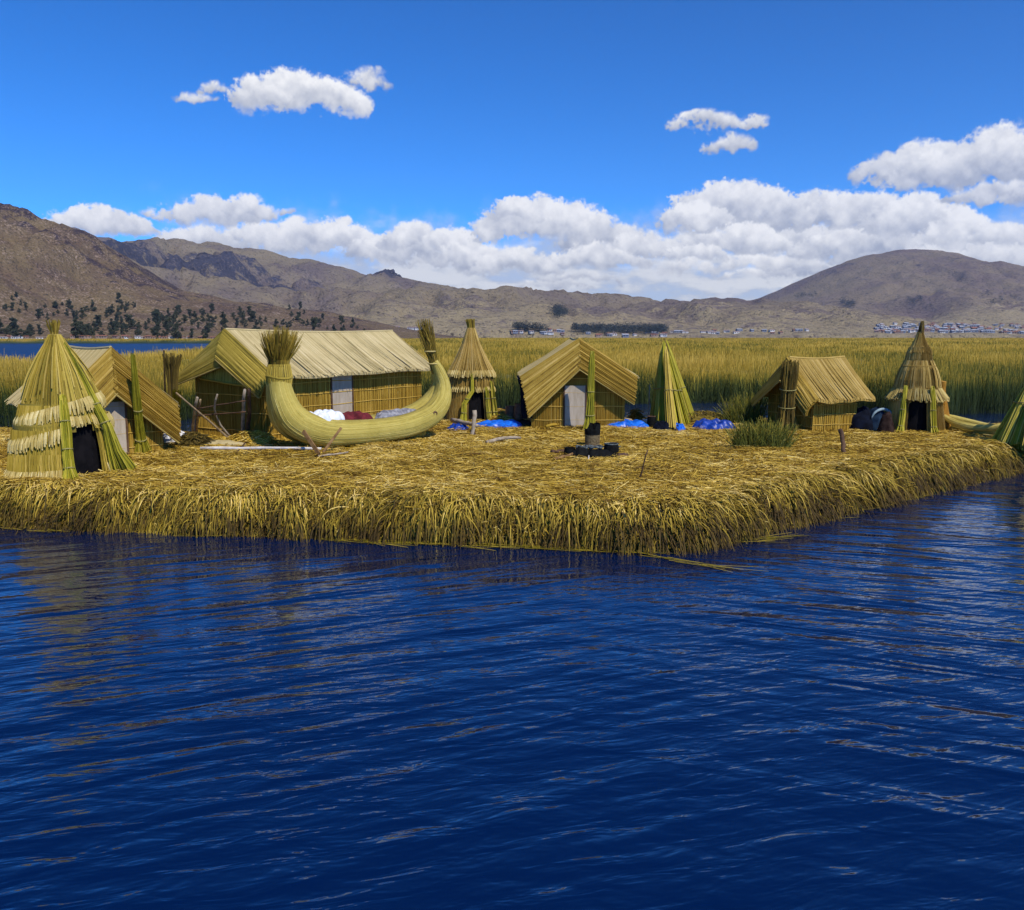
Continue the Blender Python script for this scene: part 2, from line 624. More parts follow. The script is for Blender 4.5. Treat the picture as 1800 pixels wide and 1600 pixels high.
M['edge'] = reed_mat('edge', [(0.0, (0.052, 0.030, 0.004)), (0.25, (0.166, 0.108, 0.009)), (0.5, (0.354, 0.244, 0.021)), (0.78, (0.541, 0.376, 0.062)), (1.0, (0.728, 0.526, 0.162))], streak=(3, 3, 3), amount=0.1, bump=0)
M['wet'] = reed_mat('wet', [(0.0, (0.104, 0.085, 0.006)), (0.5, (0.270, 0.216, 0.014)), (1.0, (0.437, 0.329, 0.048))], streak=(3, 3, 3), amount=0.1, bump=0, rough=0.4)
M['soil'] = plain_mat('matted_reed', (0.13, 0.080, 0.010), (0.36, 0.235, 0.028), 14, 0.9, 0.6, 8, 0.1, (1, 1, 1))


def wet_shaded_foot(m):
    """rotten wet reed and painted-in shade below the lip of the island"""
    t = m.node_tree
    b = NT(t)
    p = t.nodes['Principled BSDF']
    old = p.inputs['Base Color'].links[0].from_socket
    sep = b.n('ShaderNodeSeparateXYZ')
    tc = b.n('ShaderNodeTexCoord')
    t.links.new(tc.outputs['Object'], sep.inputs[0])
    f = b.rng(b.m('ADD', sep.outputs[2], b.m('MULTIPLY', b.noise(tc.outputs['Object'], 3.0, 3.0), 0.3)), 0.34, 0.62)
    t.links.new(b.mixc(f, (0.016, 0.012, 0.004), old), p.inputs['Base Color'])  # foot colour darkened for wet reed and for shade under the lip


wet_shaded_foot(M['soil'])
M['dark_in'] = plain_mat('interior_shade', (0.004, 0.004, 0.005), (0.010, 0.009, 0.010), 5, 0.9, 0.1, spec=0.05)  # near-black colour that paints the shade inside openings
M['door_grey'] = plain_mat('door_cloth', (0.34, 0.28, 0.20), (0.45, 0.385, 0.30), 2.2, 0.8, 0.15, stretch=(3, 3, 0.7))
M['wood'] = plain_mat('weathered_wood', (0.16, 0.10, 0.045), (0.34, 0.25, 0.14), 5, 0.8, 0.4, stretch=(4, 4, 1))
M['wood_grey'] = plain_mat('grey_wood', (0.22, 0.17, 0.11), (0.42, 0.35, 0.26), 5, 0.8, 0.4)
M['wood_pale'] = plain_mat('bleached_wood', (0.40, 0.36, 0.32), (0.66, 0.62, 0.58), 4, 0.7, 0.2)
M['wood_dark'] = plain_mat('dark_wood', (0.05, 0.025, 0.012), (0.13, 0.07, 0.035), 6, 0.8, 0.4)
M['wood_red'] = plain_mat('brown_plank', (0.13, 0.065, 0.02), (0.26, 0.15, 0.055), 6, 0.8, 0.3)
M['soot'] = plain_mat('sooty_clay', (0.002, 0.002, 0.002), (0.008, 0.009, 0.008), 12, 0.8, 0.5, spec=0.12)
M['soot_rim'] = plain_mat('ashy_rim', (0.02, 0.024, 0.022), (0.13, 0.15, 0.14), 16, 0.6, 0.4)
M['rust'] = plain_mat('rusty_tin', (0.07, 0.045, 0.018), (0.20, 0.15, 0.07), 22, 0.65, 0.3)
M['clay'] = plain_mat('clay', (0.10, 0.05, 0.03), (0.22, 0.12, 0.07), 9, 0.7, 0.3)
M['blue'] = plain_mat('blue_tarp', (0.004, 0.07, 0.42), (0.012, 0.17, 0.72), 5, 0.35, 0.5, spec=0.5)
M['blue_dark'] = plain_mat('dark_blue_tarp', (0.004, 0.02, 0.16), (0.008, 0.055, 0.36), 6, 0.4, 0.5, spec=0.5)
M['navy'] = plain_mat('navy_cloth', (0.003, 0.0035, 0.006), (0.007, 0.010, 0.022), 5, 0.9, 0.4, spec=0.06)
M['slate'] = plain_mat('slate_blue_cloth', (0.006, 0.014, 0.034), (0.022, 0.045, 0.08), 5, 0.9, 0.4, spec=0.06)
M['paleblue'] = plain_mat('pale_blue_edge', (0.16, 0.24, 0.27), (0.34, 0.43, 0.44), 7, 0.7, 0.2)
M['brown_cloth'] = plain_mat('brown_cloth', (0.012, 0.006, 0.005), (0.045, 0.028, 0.022), 6, 0.9, 0.4, spec=0.06)
M['maroon'] = plain_mat('maroon_cloth', (0.06, 0.004, 0.006), (0.16, 0.015, 0.02), 6, 0.85, 0.4)
M['white_cloth'] = plain_mat('white_cloth', (0.58, 0.62, 0.68), (0.80, 0.81, 0.82), 5, 0.8, 0.4)
M['grey_cloth'] = plain_mat('grey_cloth', (0.10, 0.10, 0.12), (0.34, 0.33, 0.33), 8, 0.85, 0.5)
M['plastic'] = plain_mat('white_plastic', (0.50, 0.50, 0.52), (0.74, 0.73, 0.72), 5, 0.5, 0.4)
M['cord'] = plain_mat('cord', (0.20, 0.17, 0.05), (0.34, 0.29, 0.10), 20, 0.8, 0)


def water_mat():
    m, b, p = new_mat('lake_water')
    t = m.node_tree
    tc = b.n('ShaderNodeTexCoord')
    pos = tc.outputs['Object']

    def wave(rot, sx, sy, scale, detail, seed, rough=0.5):
        mp = b.n('ShaderNodeMapping')
        mp.vector_type = 'POINT'
        mp.inputs['Rotation'].default_value = (0, 0, radians(rot))
        mp.inputs['Location'].default_value = (seed, seed * 1.7, 0)
        mp2 = b.n('ShaderNodeMapping')
        mp2.inputs['Scale'].default_value = (sx, sy, 1)
        t.links.new(pos, mp.inputs['Vector'])
        t.links.new(mp.outputs[0], mp2.inputs['Vector'])
        return b.noise(mp2.outputs[0], scale, detail, rough, 0.35)
    sep = b.n('ShaderNodeSeparateXYZ')
    t.links.new(pos, sep.inputs[0])
    right = b.rng(sep.outputs[0], -1.5, 4.5)
    left_w = wave(-24, 0.28, 1.5, 1.25, 2.5, 3.1)
    right_w = wave(20, 0.30, 1.7, 1.45, 2.5, 8.4)
    big = b.m('ADD', b.m('MULTIPLY', left_w, b.m('SUBTRACT', 1.0, b.m('MULTIPLY', right, 0.85))), b.m('MULTIPLY', right_w, right))
    mid = wave(-14, 0.5, 1.5, 3.4, 3.0, 5.5)
    fine = wave(12, 0.6, 1.3, 11.0, 2.0, 1.2)
    calm = b.rng(b.noise(pos, 0.22, 2.0), 0.3, 0.7, 0.45, 1.0)
    close = b.rng(sep.outputs[1], 4.0, 14.0, 3.1, 1.0)          # the boat's wake roughens the near water
    gust = b.rng(b.noise(pos, 0.35, 3.0), 0.35, 0.65, 0.6, 1.35)
    h = b.m('ADD', b.m('MULTIPLY', big, b.m('MULTIPLY', gust, WATER_BIG)), b.m('ADD', b.m('MULTIPLY', b.m('MULTIPLY', mid, close), WATER_MID), b.m('MULTIPLY', b.m('MULTIPLY', fine, WATER_FINE), calm)))
    bn = b.n('ShaderNodeBump')
    bn.inputs['Strength'].default_value = 1.0
    bn.inputs['Distance'].default_value = 1.0
    t.links.new(h, bn.inputs['Height'])
    t.links.new(bn.outputs[0], p.inputs['Normal'])
    p.inputs['Base Color'].default_value = (0.0002, 0.0075, 0.042, 1)
    t.links.new(b.rng(sep.outputs[1], 26.0, 60.0, 0.03, 0.42), p.inputs['Roughness'])   # wind-ruffled open lake
    p.inputs['IOR'].default_value = 1.62
    p.inputs['Specular Tint'].default_value = (0.32, 0.74, 1.0, 1)
    p.inputs['Specular IOR Level'].default_value = 0.5
    return m


WATER_BIG, WATER_MID, WATER_FINE = 0.066, 0.0115, 0.0020


def hill_mat(name, base, dry, rock, speck, scale, bump):
    m, b, p = new_mat(name)
    t = m.node_tree
    tc = b.n('ShaderNodeTexCoord')
    pos = tc.outputs['Object']
    at = b.n('ShaderNodeAttribute', attribute_name='var')
    at2 = b.n('ShaderNodeAttribute', attribute_name='var2')
    n1 = b.noise(pos, scale, 8.0, 0.65)
    n2 = b.noise(pos, scale * 6, 6.0, 0.7)
    n3 = b.noise(pos, scale * 28, 4.0, 0.7)
    n0 = b.noise(pos, scale * 0.35, 5.0, 0.6)
    c = b.mixc(b.rng(b.m('ADD', b.m('MULTIPLY', n1, 0.6), b.m('MULTIPLY', n0, 0.4)), 0.40, 0.58), base, dry)
    rk = b.m('ADD', at.outputs['Fac'], b.m('MULTIPLY', b.m('SUBTRACT', n2, 0.5), 1.5))
    c = b.mixc(b.rng(rk, 0.45, 0.7), c, rock)
    c = b.mixc(b.rng(b.m('ADD', at2.outputs['Fac'], b.m('MULTIPLY', b.m('SUBTRACT', n2, 0.5), 1.6)), 0.5, 0.75), c, (0.315, 0.255, 0.150))
    pat = b.rng(b.noise(pos, scale * 2.2, 5.0, 0.65), 0.42, 0.60, 0.15, 1.0)
    c = b.mixc(b.m('MULTIPLY', b.m('MULTIPLY', b.rng(n3, 0.52, 0.62), 0.72), pat), c, speck)
    c = b.mixc(b.m('MULTIPLY', b.rng(n3, 0.46, 0.37), 0.75), c, (0.028, 0.024, 0.028))
    t.links.new(c, p.inputs['Base Color'])
    p.inputs['Roughness'].default_value = 0.95
    p.inputs['Specular IOR Level'].default_value = 0.05
    bn = b.n('ShaderNodeBump')
    bn.inputs['Strength'].default_value = 0.8
    bn.inputs['Distance'].default_value = bump
    t.links.new(b.m('ADD', n2, b.m('MULTIPLY', n3, 0.4)), bn.inputs['Height'])
    t.links.new(bn.outputs[0], p.inputs['Normal'])
    return m


def blade_mat(name, stops, transl=0.25):
    m, b, p = new_mat(name)
    at = b.n('ShaderNodeAttribute', attribute_name='var')
    m.node_tree.links.new(b.ramp(at.outputs['Fac'], stops), p.inputs['Base Color'])
    p.inputs['Roughness'].default_value = 0.7
    p.inputs['Specular IOR Level'].default_value = 0.2
    return m


# ------------------------------------------------------------------ water
wm = water_mat()
xs = np.array([-6000, -60, -20, 0, 20, 60, 6000.0])
ys = np.array([-200, 0, 12, 30, 60, 200, 3000.0])
gx, gy = np.meshgrid(xs, ys)
nx, ny = len(xs), len(ys)
q = [(j * nx + i, j * nx + i + 1, (j + 1) * nx + i + 1, (j + 1) * nx + i) for j in range(ny - 1) for i in range(nx - 1)]
water = mesh_np('water', np.stack([gx.ravel(), gy.ravel(), np.zeros(nx * ny)], 1), q, wm)
tag(water, 'dark blue rippled lake water around the reed island', 'water', kind='structure')


# ------------------------------------------------------------------ hills
class Hill:
    def __init__(self, name, prof, y_foot, y_ridge, y_back, x0, x1, nx, ny, mat, rough, seed, shape=1.25, relief=1.0, rockfn=None, dryfn=None, label=None):
        px = np.array([p[0] for p in prof], float)
        X = (px - 900) / F * y_ridge
        Z = np.array([D(p[0], p[1], y_ridge).z for p in prof])
        self.X, self.Z = X, Z
        xs = np.linspace(x0, x1, nx)
        ts = np.concatenate([np.linspace(0, 1, ny), np.linspace(1, 2, ny // 4)[1:]])
        gx, gt = np.meshgrid(xs, ts)
        H = np.interp(gx, X, Z)
        gy = np.where(gt <= 1, y_foot + (y_ridge - y_foot) * gt, y_ridge + (y_back - y_ridge) * (gt - 1))
        span = y_ridge - y_foot
        n_big = fbm(gx / span * 3.0, gy / span * 3.0, 6, seed, 0.55) - 0.5
        n_gul = 1 - np.abs(fbm(gx / span * 6.0 + n_big * 1.2, gy / span * 2.2, 6, seed + 9, 0.6) * 2 - 1)
        n_small = fbm(gx / span * 26, gy / span * 26, 4, seed + 20, 0.6) - 0.5
        s = np.where(gt <= 1, np.clip(gt, 0, 1) ** shape, np.clip(2 - gt, 0, 1) ** 1.1)
        env = np.sin(np.clip(gt, 0, 1) * pi) ** 0.7
        z = H * s + relief * H * env * (n_big * 0.50 + (n_gul - 0.72) * 0.55) + np.maximum(H, 8) * rough * n_small * np.clip(gt * 5, 0, 1) * np.where(gt > 1.02, 0.3, 1)
        z = np.where(gt < 0.02, -2.0, np.maximum(z + 1.2, 0.6))
        self.xs, self.gy, self.z = xs, gy[:, 0], z
        rock = rockfn(gx, gy, gt, z, n_small) if rockfn is not None else np.zeros_like(z)
        dry = dryfn(gx, gy, gt, z) if dryfn is not None else np.zeros_like(z)
        nr = len(ts)
        idx = np.arange(nr * nx).reshape(nr, nx)
        q = np.stack([idx[:-1, :-1].ravel(), idx[:-1, 1:].ravel(), idx[1:, 1:].ravel(), idx[1:, :-1].ravel()], 1)
        self.o = mesh_np(name, np.stack([gx.ravel(), gy.ravel(), z.ravel()], 1), q, mat, rock.ravel(), dry.ravel(), smooth=True)
        tag(self.o, label, 'hills', kind='structure')

    def at(self, x, y):
        i = np.clip(np.searchsorted(self.xs, x) - 1, 0, len(self.xs) - 2)
        j = np.clip(np.searchsorted(self.gy, y) - 1, 0, len(self.gy) - 2)
        u = (x - self.xs[i]) / (self.xs[i + 1] - self.xs[i])
        v = (y - self.gy[j]) / (self.gy[j + 1] - self.gy[j])
        z = self.z
        return float((z[j, i] * (1 - u) + z[j, i + 1] * u) * (1 - v) + (z[j + 1, i] * (1 - u) + z[j + 1, i + 1] * u) * v)


hm_near = hill_mat('hill_near', (0.128, 0.086, 0.060), (0.195, 0.140, 0.072), (0.055, 0.040, 0.045), (0.42, 0.31, 0.25), 0.012, 10.0)
hm_mid = hill_mat('hill_mid', (0.145, 0.114, 0.108), (0.235, 0.190, 0.122), (0.050, 0.050, 0.075), (0.25, 0.20, 0.165), 0.0045, 22.0)
hm_far = hill_mat('hill_far', (0.150, 0.110, 0.100), (0.220, 0.172, 0.112), (0.065, 0.055, 0.072), (0.24, 0.19, 0.155), 0.0035, 22.0)

near = Hill('near_hill', [(-900, 300), (-300, 322), (0, 362), (60, 372), (100, 386), (150, 402), (200, 428), (230, 456), (265, 486), (300, 503), (340, 514), (420, 530),
                          (500, 540), (580, 550), (660, 566), (720, 580), (800, 594), (900, 598)],
            640, 1350, 2200, -1500, 60, 260, 150, hm_near, 0.16, 5, 1.15, 0.8,
            rockfn=lambda gx, gy, gt, z, ns: np.clip((gt - 0.62) * 1.5 + ns * 1.2, 0, 1) * 0.9,
            label='rocky brown hill at the left with trees at its foot')
mid = Hill('far_hills', [(-400, 420), (0, 400), (100, 396), (180, 410), (225, 428), (262, 441), (320, 432), (370, 428), (395, 427), (440, 437), (520, 452), (570, 461), (620, 477), (655, 488), (668, 484), (674, 479),
                         (692, 479), (700, 487), (715, 491), (760, 500), (800, 508), (830, 513), (862, 510), (900, 518), (940, 514), (990, 525), (1040, 527), (1090, 532), (1130, 533),
                         (1200, 531), (1260, 545), (1340, 572), (1420, 594), (1500, 602), (2000, 602)],
           1500, 3700, 6000, -3200, 2600, 420, 130, hm_mid, 0.12, 31, 1.0, 1.3,
           rockfn=lambda gx, gy, gt, z, ns: np.clip(0.38 * np.exp(-((gx + 1000) / 600) ** 2) * np.exp(-((gt - 0.62) / 0.22) ** 2) * 2.0 + ns * 0.9 + 0.9 * np.exp(-((gx + 530) / 70) ** 2) * (gt > 0.9), 0, 1),
           dryfn=lambda gx, gy, gt, z: np.clip(1.25 - gt * 2.0, 0, 1) * 0.72,
           label='long brown purple hills with a rock knob across the lake')
peak = Hill('peak_hill', [(900, 590), (1080, 575), (1180, 553), (1260, 540), (1330, 524), (1400, 492), (1440, 474), (1480, 459), (1520, 447), (1560, 441), (1600, 439), (1640, 440), (1670, 446), (1700, 456),
                          (1740, 471), (1800, 490), (1860, 497), (2000, 505), (2300, 520), (2800, 540)],
            2300, 4800, 7500, 0, 5200, 300, 120, hm_far, 0.05, 77, 1.35, 0.42,
            rockfn=lambda gx, gy, gt, z, ns: np.clip(ns * 0.9 + 0.25 * (gt > 0.45), 0, 1),
            dryfn=lambda gx, gy, gt, z: np.clip(1.5 - gt * 2.3, 0, 1) * 0.85,
            label='rounded brown peak across the lake at the right')


k0 = D(684, 492, 3690)
mb = MB()
for (ox, oz, rx_, rz_, sd) in ((0, 8, 34, 26, 1), (-14, 22, 17, 18, 2), (12, 24, 20, 17, 3), (34, 2, 26, 16, 4), (-34, -4, 26, 14, 5), (2, 30, 12, 12, 6)):
    mb.blob((ox, -10, oz), (rx_, 24, rz_), sd, 0.22, 18, 0.9)
ko = mb.build('rock_outcrop', hm_mid)
ko.location = k0
tag(ko, 'dark craggy rock outcrop on the ridge of the far hills', 'rock')

# ------------------------------------------------------------------ island of cut reeds
front = [(-700, 905), (-200, 915), (0, 926), (150, 931), (300, 938), (450, 941), (600, 947), (750, 952), (900, 957), (1020, 963), (1120, 967), (1200, 966), (1260, 957), (1330, 940), (1400, 922),
         (1480, 904), (1560, 885), (1640, 864), (1720, 845), (1800, 828), (1950, 802)]
poly = [G(x, y, 0.0).to_2d() for x, y in front]
back = [(20.5, 27.5), (14.5, 27.0), (11.8, 27.6), (9.5, 28.8), (7.8, 28.2), (6.8, 26.9), (5.0, 26.9), (3.4, 27.8), (1.8, 31.5), (-1.5, 32.0), (-4.5, 31.0), (-7.0, 28.5), (-9.0, 25.2), (-9.5, 24.0), (-10.6, 24.2), (-12.5, 26.0), (-15.5, 25.5), (-20, 23)]
poly = np.array([[p[0], p[1]] for p in poly] + [list(p) for p in back])


def sdf(px, py):
    """distance to the outline, positive inside"""
    d = np.full(px.shape, 1e9)
    inside = np.zeros(px.shape, bool)
    n = len(poly)
    for i in range(n):
        a = poly[i]
        c = poly[(i + 1) % n]
        e = c - a
        wx = px - a[0]
        wy = py - a[1]
        tt = np.clip((wx * e[0] + wy * e[1]) / (e @ e), 0, 1)
        d = np.minimum(d, (wx - e[0] * tt) ** 2 + (wy - e[1] * tt) ** 2)
        c1 = (a[1] > py) != (c[1] > py)
        xx = (c[0] - a[0]) * (py - a[1]) / (c[1] - a[1] + 1e-12) + a[0]
        inside ^= c1 & (px < xx)
    d = np.sqrt(d)
    return np.where(inside, d, -d)


def island_z(x, y):
    d = sdf(x, y) + (fbm(x * 1.3, y * 1.3, 3, 4) - 0.5) * 0.5
    s = np.clip((d + 0.10) / 0.85, 0, 1)
    prof = 1 - (1 - s) ** 2.2
    return -0.12 + (GZ + 0.12) * prof + ((fbm(x * 0.8, y * 0.8, 3, 2) - 0.5) * 0.14 + (fbm(x * 4, y * 4, 3, 8) - 0.5) * 0.07) * np.clip(d * 1.2, 0, 1)


def gz(x, y):
    return float(island_z(np.array([x]), np.array([y]))[0])


gx, gy = np.meshgrid(np.arange(-19, 21, 0.1), np.arange(11.5, 33.5, 0.1))
d0 = sdf(gx, gy)
zz = island_z(gx, gy)
idx = np.arange(gx.size).reshape(gx.shape)
keep = (np.maximum.reduce([d0[:-1, :-1], d0[1:, :-1], d0[:-1, 1:], d0[1:, 1:]]) > -0.3)
q = np.stack([idx[:-1, :-1], idx[:-1, 1:], idx[1:, 1:], idx[1:, :-1]], -1)[keep]
used = np.unique(q)
remap = np.zeros(gx.size, int)
remap[used] = np.arange(len(used))
island = mesh_np('ground', np.stack([gx.ravel(), gy.ravel(), zz.ravel()], 1)[used], remap[q], M['soil'], smooth=True)
tag(island, 'golden floating island of matted cut reeds', 'island', kind='structure')


def strips(P, Tn, W, L, bend, var, normal_jit, nseg=2):
    """flat curved stalks: P start (n,3), Tn direction (n,3), W width, L length, bend = sideways vector (n,3) times t^2"""
    n = len(P)
    t = np.linspace(0, 1, nseg + 1)[None, :, None]
    c = P[:, None, :] + Tn[:, None, :] * (L[:, None, None] * t) + bend[:, None, :] * t ** 2
    side = np.cross(Tn, normal_jit)
    side /= np.linalg.norm(side, axis=1, keepdims=True) + 1e-9
    w = (W[:, None, None] * (1 - 0.45 * t)) * 0.5
    a = c - side[:, None, :] * w
    b2 = c + side[:, None, :] * w
    V = np.stack([a, b2], 2).reshape(-1, 3)
    k = 2 * (nseg + 1)
    base = (np.arange(n) * k)[:, None]
    Q = np.concatenate([np.stack([base[:, 0] + 2 * i, base[:, 0] + 2 * i + 1, base[:, 0] + 2 * i + 3, base[:, 0] + 2 * i + 2], 1) for i in range(nseg)])
    va = np.repeat(var, k) if var.ndim == 1 else var.reshape(-1)
    return V, Q, va


def in_view(x, y, m=1.6):
    return np.abs(x) < 0.62 * y + m


# loose straw lying on top
N = 215000
y_ = 12.8 + (33 - 12.8) * RNG.random(N * 2) ** 1.25
x_ = (RNG.random(N * 2) * 2 - 1) * 19.5
ok = in_view(x_, y_)
x_, y_ = x_[ok], y_[ok]
d_ = sdf(x_, y_)
ok = d_ > 0.12
x_, y_, d_ = x_[ok][:N], y_[ok][:N], d_[ok][:N]
n = len(x_)
ori = RNG.normal(0, 0.9, n) + (fbm(x_ * 1.4, y_ * 1.4, 2, 3) - 0.5) * 5
L_ = 0.10 + 0.42 * RNG.random(n) ** 1.6
pit = RNG.normal(0.02, 0.10, n)
T_ = np.stack([np.cos(ori) * np.cos(pit), np.sin(ori) * np.cos(pit), np.sin(pit)], 1)
mx, my = x_ + T_[:, 0] * L_ * 0.5, y_ + T_[:, 1] * L_ * 0.5
z_ = island_z(mx, my) + RNG.random(n) ** 1.5 * 0.07 + 0.012 - T_[:, 2] * L_ * 0.5
patch = fbm(x_ * 0.9, y_ * 0.9, 4, 12)
v_ = np.clip(RNG.normal(0.54, 0.25, n) + (patch - 0.5) * 0.7 - 0.12 * np.exp(-((d_ - 0.3) / 0.5) ** 2), 0.02, 1)
nj = np.stack([RNG.normal(0, 0.5, n), RNG.normal(0, 0.5, n), np.ones(n)], 1)
V, Q, A = strips(np.stack([x_, y_, z_], 1), T_, RNG.uniform(0.008, 0.019, n), L_, np.stack([RNG.normal(0, 0.05, n), RNG.normal(0, 0.05, n), RNG.normal(-0.02, 0.02, n)], 1), v_, nj, 2)
st = mesh_np('straw', V, Q, M['straw'], A)
tag(st, 'loose golden straw strewn over the island', 'straw', kind='stuff')

# drooping stalks along the shore
segs = []
npoly = len(front)
N = 42000
acc = []
lens = [np.linalg.norm(poly[i + 1] - poly[i]) for i in range(npoly - 1)]
cum = np.concatenate([[0], np.cumsum(lens)])
s_ = RNG.random(N) * cum[-1]
k_ = np.clip(np.searchsorted(cum, s_) - 1, 0, npoly - 2)
u_ = (s_ - cum[k_]) / np.array(lens)[k_]
A0, A1 = poly[k_], poly[k_ + 1]
e_ = (A1 - A0) / np.array(lens)[k_][:, None]
# smoothed outward normal
nrm = np.stack([e_[:, 1], -e_[:, 0]], 1)
inset = 0.05 + RNG.random(N) ** 0.9 * 1.25
bx = A0[:, 0] + (A1 - A0)[:, 0] * u_ - nrm[:, 0] * inset
by = A0[:, 1] + (A1 - A0)[:, 1] * u_ - nrm[:, 1] * inset
ok = in_view(bx, by, 2.0) & ((fbm(bx * 2.4, by * 2.4, 3, 77) > 0.47) | (inset > 0.55))
bx, by, nrm, e_, inset = bx[ok], by[ok], nrm[ok], e_[ok], inset[ok]
n = len(bx)
clump = fbm(bx * 1.1, by * 1.1, 3, 41)
fan = RNG.normal(0, 0.5, n) + (clump - 0.5) * 3.2
dx = nrm[:, 0] * np.cos(fan) + e_[:, 0] * np.sin(fan)
dy = nrm[:, 1] * np.cos(fan) + e_[:, 1] * np.sin(fan)
z0 = island_z(bx, by) - 0.02 + RNG.random(n) * 0.06
pit = RNG.uniform(-0.15, 0.75, n) * np.clip(1.2 - inset * 0.5, 0.3, 1)
L_ = RNG.uniform(0.35, 1.05, n) * (0.65 + 0.7 * fbm(bx * 1.7, by * 1.7, 2, 55))
T_ = np.stack([dx * np.cos(pit), dy * np.cos(pit), np.sin(pit)], 1)
drop = -(0.25 + 0.75 * RNG.random(n)) * (L_ * 0.95) - np.maximum(0, np.sin(pit)) * L_ * 0.6
bend = np.stack([-dx * L_ * 0.30, -dy * L_ * 0.30, drop], 1)
nj = np.stack([RNG.normal(0, 0.4, n) - dy * 0, RNG.normal(0, 0.4, n), np.ones(n)], 1)
v_ = np.clip(RNG.normal(0.50, 0.25, n) + (clump - 0.5) * 0.9 - 0.35 * np.clip(1 - inset / 0.45, 0, 1) , 0.02, 1)
tt = np.linspace(0, 1, 6)
Avar = np.clip(v_[:, None] + 0.05 - 0.12 * tt[None, :], 0, 1)
Avar = np.repeat(Avar, 2, axis=1)
V, Q, A = strips(np.stack([bx, by, z0], 1), T_, RNG.uniform(0.012, 0.024, n), L_, bend, Avar, nj, 5)
V[:, 2] = np.maximum(V[:, 2], -0.05)
A = np.clip(A - 0.75 * np.clip(1 - V[:, 2] / 0.50, 0, 1), 0, 1)      # wet and rotten towards the water, shade of the bank painted in too
ed = mesh_np('reed_fringe', V, Q, M['edge'], A)
tag(ed, 'shaggy fringe of drooping reeds along the island shore', 'reeds', kind='stuff')

# wet dark reeds hanging below the lip
N = 26000
s_ = RNG.random(N) * cum[-1]
k_ = np.clip(np.searchsorted(cum, s_) - 1, 0, npoly - 2)
u_ = (s_ - cum[k_]) / np.array(lens)[k_]
A0, A1 = poly[k_], poly[k_ + 1]
e_ = (A1 - A0) / np.array(lens)[k_][:, None]
nrm = np.stack([e_[:, 1], -e_[:, 0]], 1)
inset = RNG.uniform(-0.02, 0.62, N)
bx = A0[:, 0] + (A1 - A0)[:, 0] * u_ - nrm[:, 0] * inset
by = A0[:, 1] + (A1 - A0)[:, 1] * u_ - nrm[:, 1] * inset
ok = in_view(bx, by, 2.0)
bx, by, nrm, e_ = bx[ok], by[ok], nrm[ok], e_[ok]
n = len(bx)
fan = RNG.normal(0, 0.6, n)
dx = nrm[:, 0] * np.cos(fan) + e_[:, 0] * np.sin(fan)
dy = nrm[:, 1] * np.cos(fan) + e_[:, 1] * np.sin(fan)
z0 = island_z(bx, by) + RNG.random(n) * 0.05
L_ = RNG.uniform(0.2, 0.6, n)
T_ = np.stack([dx * 0.8, dy * 0.8, RNG.uniform(0.0, 0.5, n)], 1)
bend = np.stack([-dx * L_ * 0.25, -dy * L_ * 0.25, -L_ * RNG.uniform(0.5, 1.3, n)], 1)
nj = np.stack([RNG.normal(0, 0.4, n), RNG.normal(0, 0.4, n), np.ones(n)], 1)
V, Q, A = strips(np.stack([bx, by, z0], 1), T_, RNG.uniform(0.010, 0.02, n), L_, bend, np.clip(RNG.normal(0.22, 0.16, n), 0, 0.8), nj, 4)
V[:, 2] = np.maximum(V[:, 2], -0.05)
tag(mesh_np('wet_fringe', V, Q, M['edge'], A), 'dark wet reeds hanging to the water below the island lip', 'reeds', kind='stuff')

# floating stalks on the water along the shore
fl = []
for a, c, k in [((560, 947), (1110, 968), 150), ((1090, 970), (1350, 948), 40), ((1110, 972), (1260, 996), 14), ((-10, 926), (80, 933), 10), ((300, 940), (470, 938), 18), ((1290, 936), (1480, 905), 14), ((1500, 900), (1700, 852), 14)]:
    for i in range(k):
        f0 = random.random()
        p = G(a[0] + (c[0] - a[0]) * f0, a[1] + (c[1] - a[1]) * f0 + random.gauss(0, 2.0), 0.012)
        e = (G(*c, 0.0) - G(*a, 0.0)).normalized()
        th = random.gauss(0, 0.18)
        fl.append((p.x, p.y, 0.008 + random.random() * 0.02, e.x * cos(th) - e.y * sin(th), e.x * sin(th) + e.y * cos(th), random.uniform(0.3, 0.9)))
fl = np.array(fl)
n = len(fl)
V, Q, A = strips(fl[:, :3], np.stack([fl[:, 3], fl[:, 4], np.zeros(n)], 1), RNG.uniform(0.016, 0.03, n), fl[:, 5], np.stack([RNG.normal(0, .03, n), RNG.normal(0, .03, n), np.zeros(n)], 1),
                 RNG.uniform(0.2, 1, n), np.tile([0, 0, 1.0], (n, 1)), 2)
tag(mesh_np('floating_reeds', V, Q, M['wet'], A), 'yellow green reed stalks floating on the water at the shore', 'reeds', kind='stuff')

# ------------------------------------------------------------------ standing reed beds behind the island
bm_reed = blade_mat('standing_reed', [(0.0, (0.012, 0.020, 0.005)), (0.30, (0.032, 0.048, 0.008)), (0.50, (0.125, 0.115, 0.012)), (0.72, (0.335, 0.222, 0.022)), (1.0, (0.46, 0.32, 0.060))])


def reed_front(x):
    """distance at which the bed starts"""
    return 41.0 + 5.5 * (fbm(x * 0.09 + 40, x * 0 + 3.3, 3, 5) - 0.5) * 2 + 1.2 * (fbm(x * 0.8, x * 0, 2, 6) - 0.5) - np.where(x > 14.5, 6.0, 0) * np.clip((x - 14.5) / 2, 0, 1) - np.where(x < -11.0, 10.5, 0) * np.clip((-11.0 - x) / 3, 0, 1)


def reed_back(x, y):
    """the strip of open water at the far left: True where no reeds grow"""
    a = x / y
    lim = 66 + 90 * np.clip((a + 0.55) / 0.25, 0, 2) ** 2
    return (a < -0.33 + 0.02 * np.sin(y * 0.05)) & (y > lim) & (y < 420)


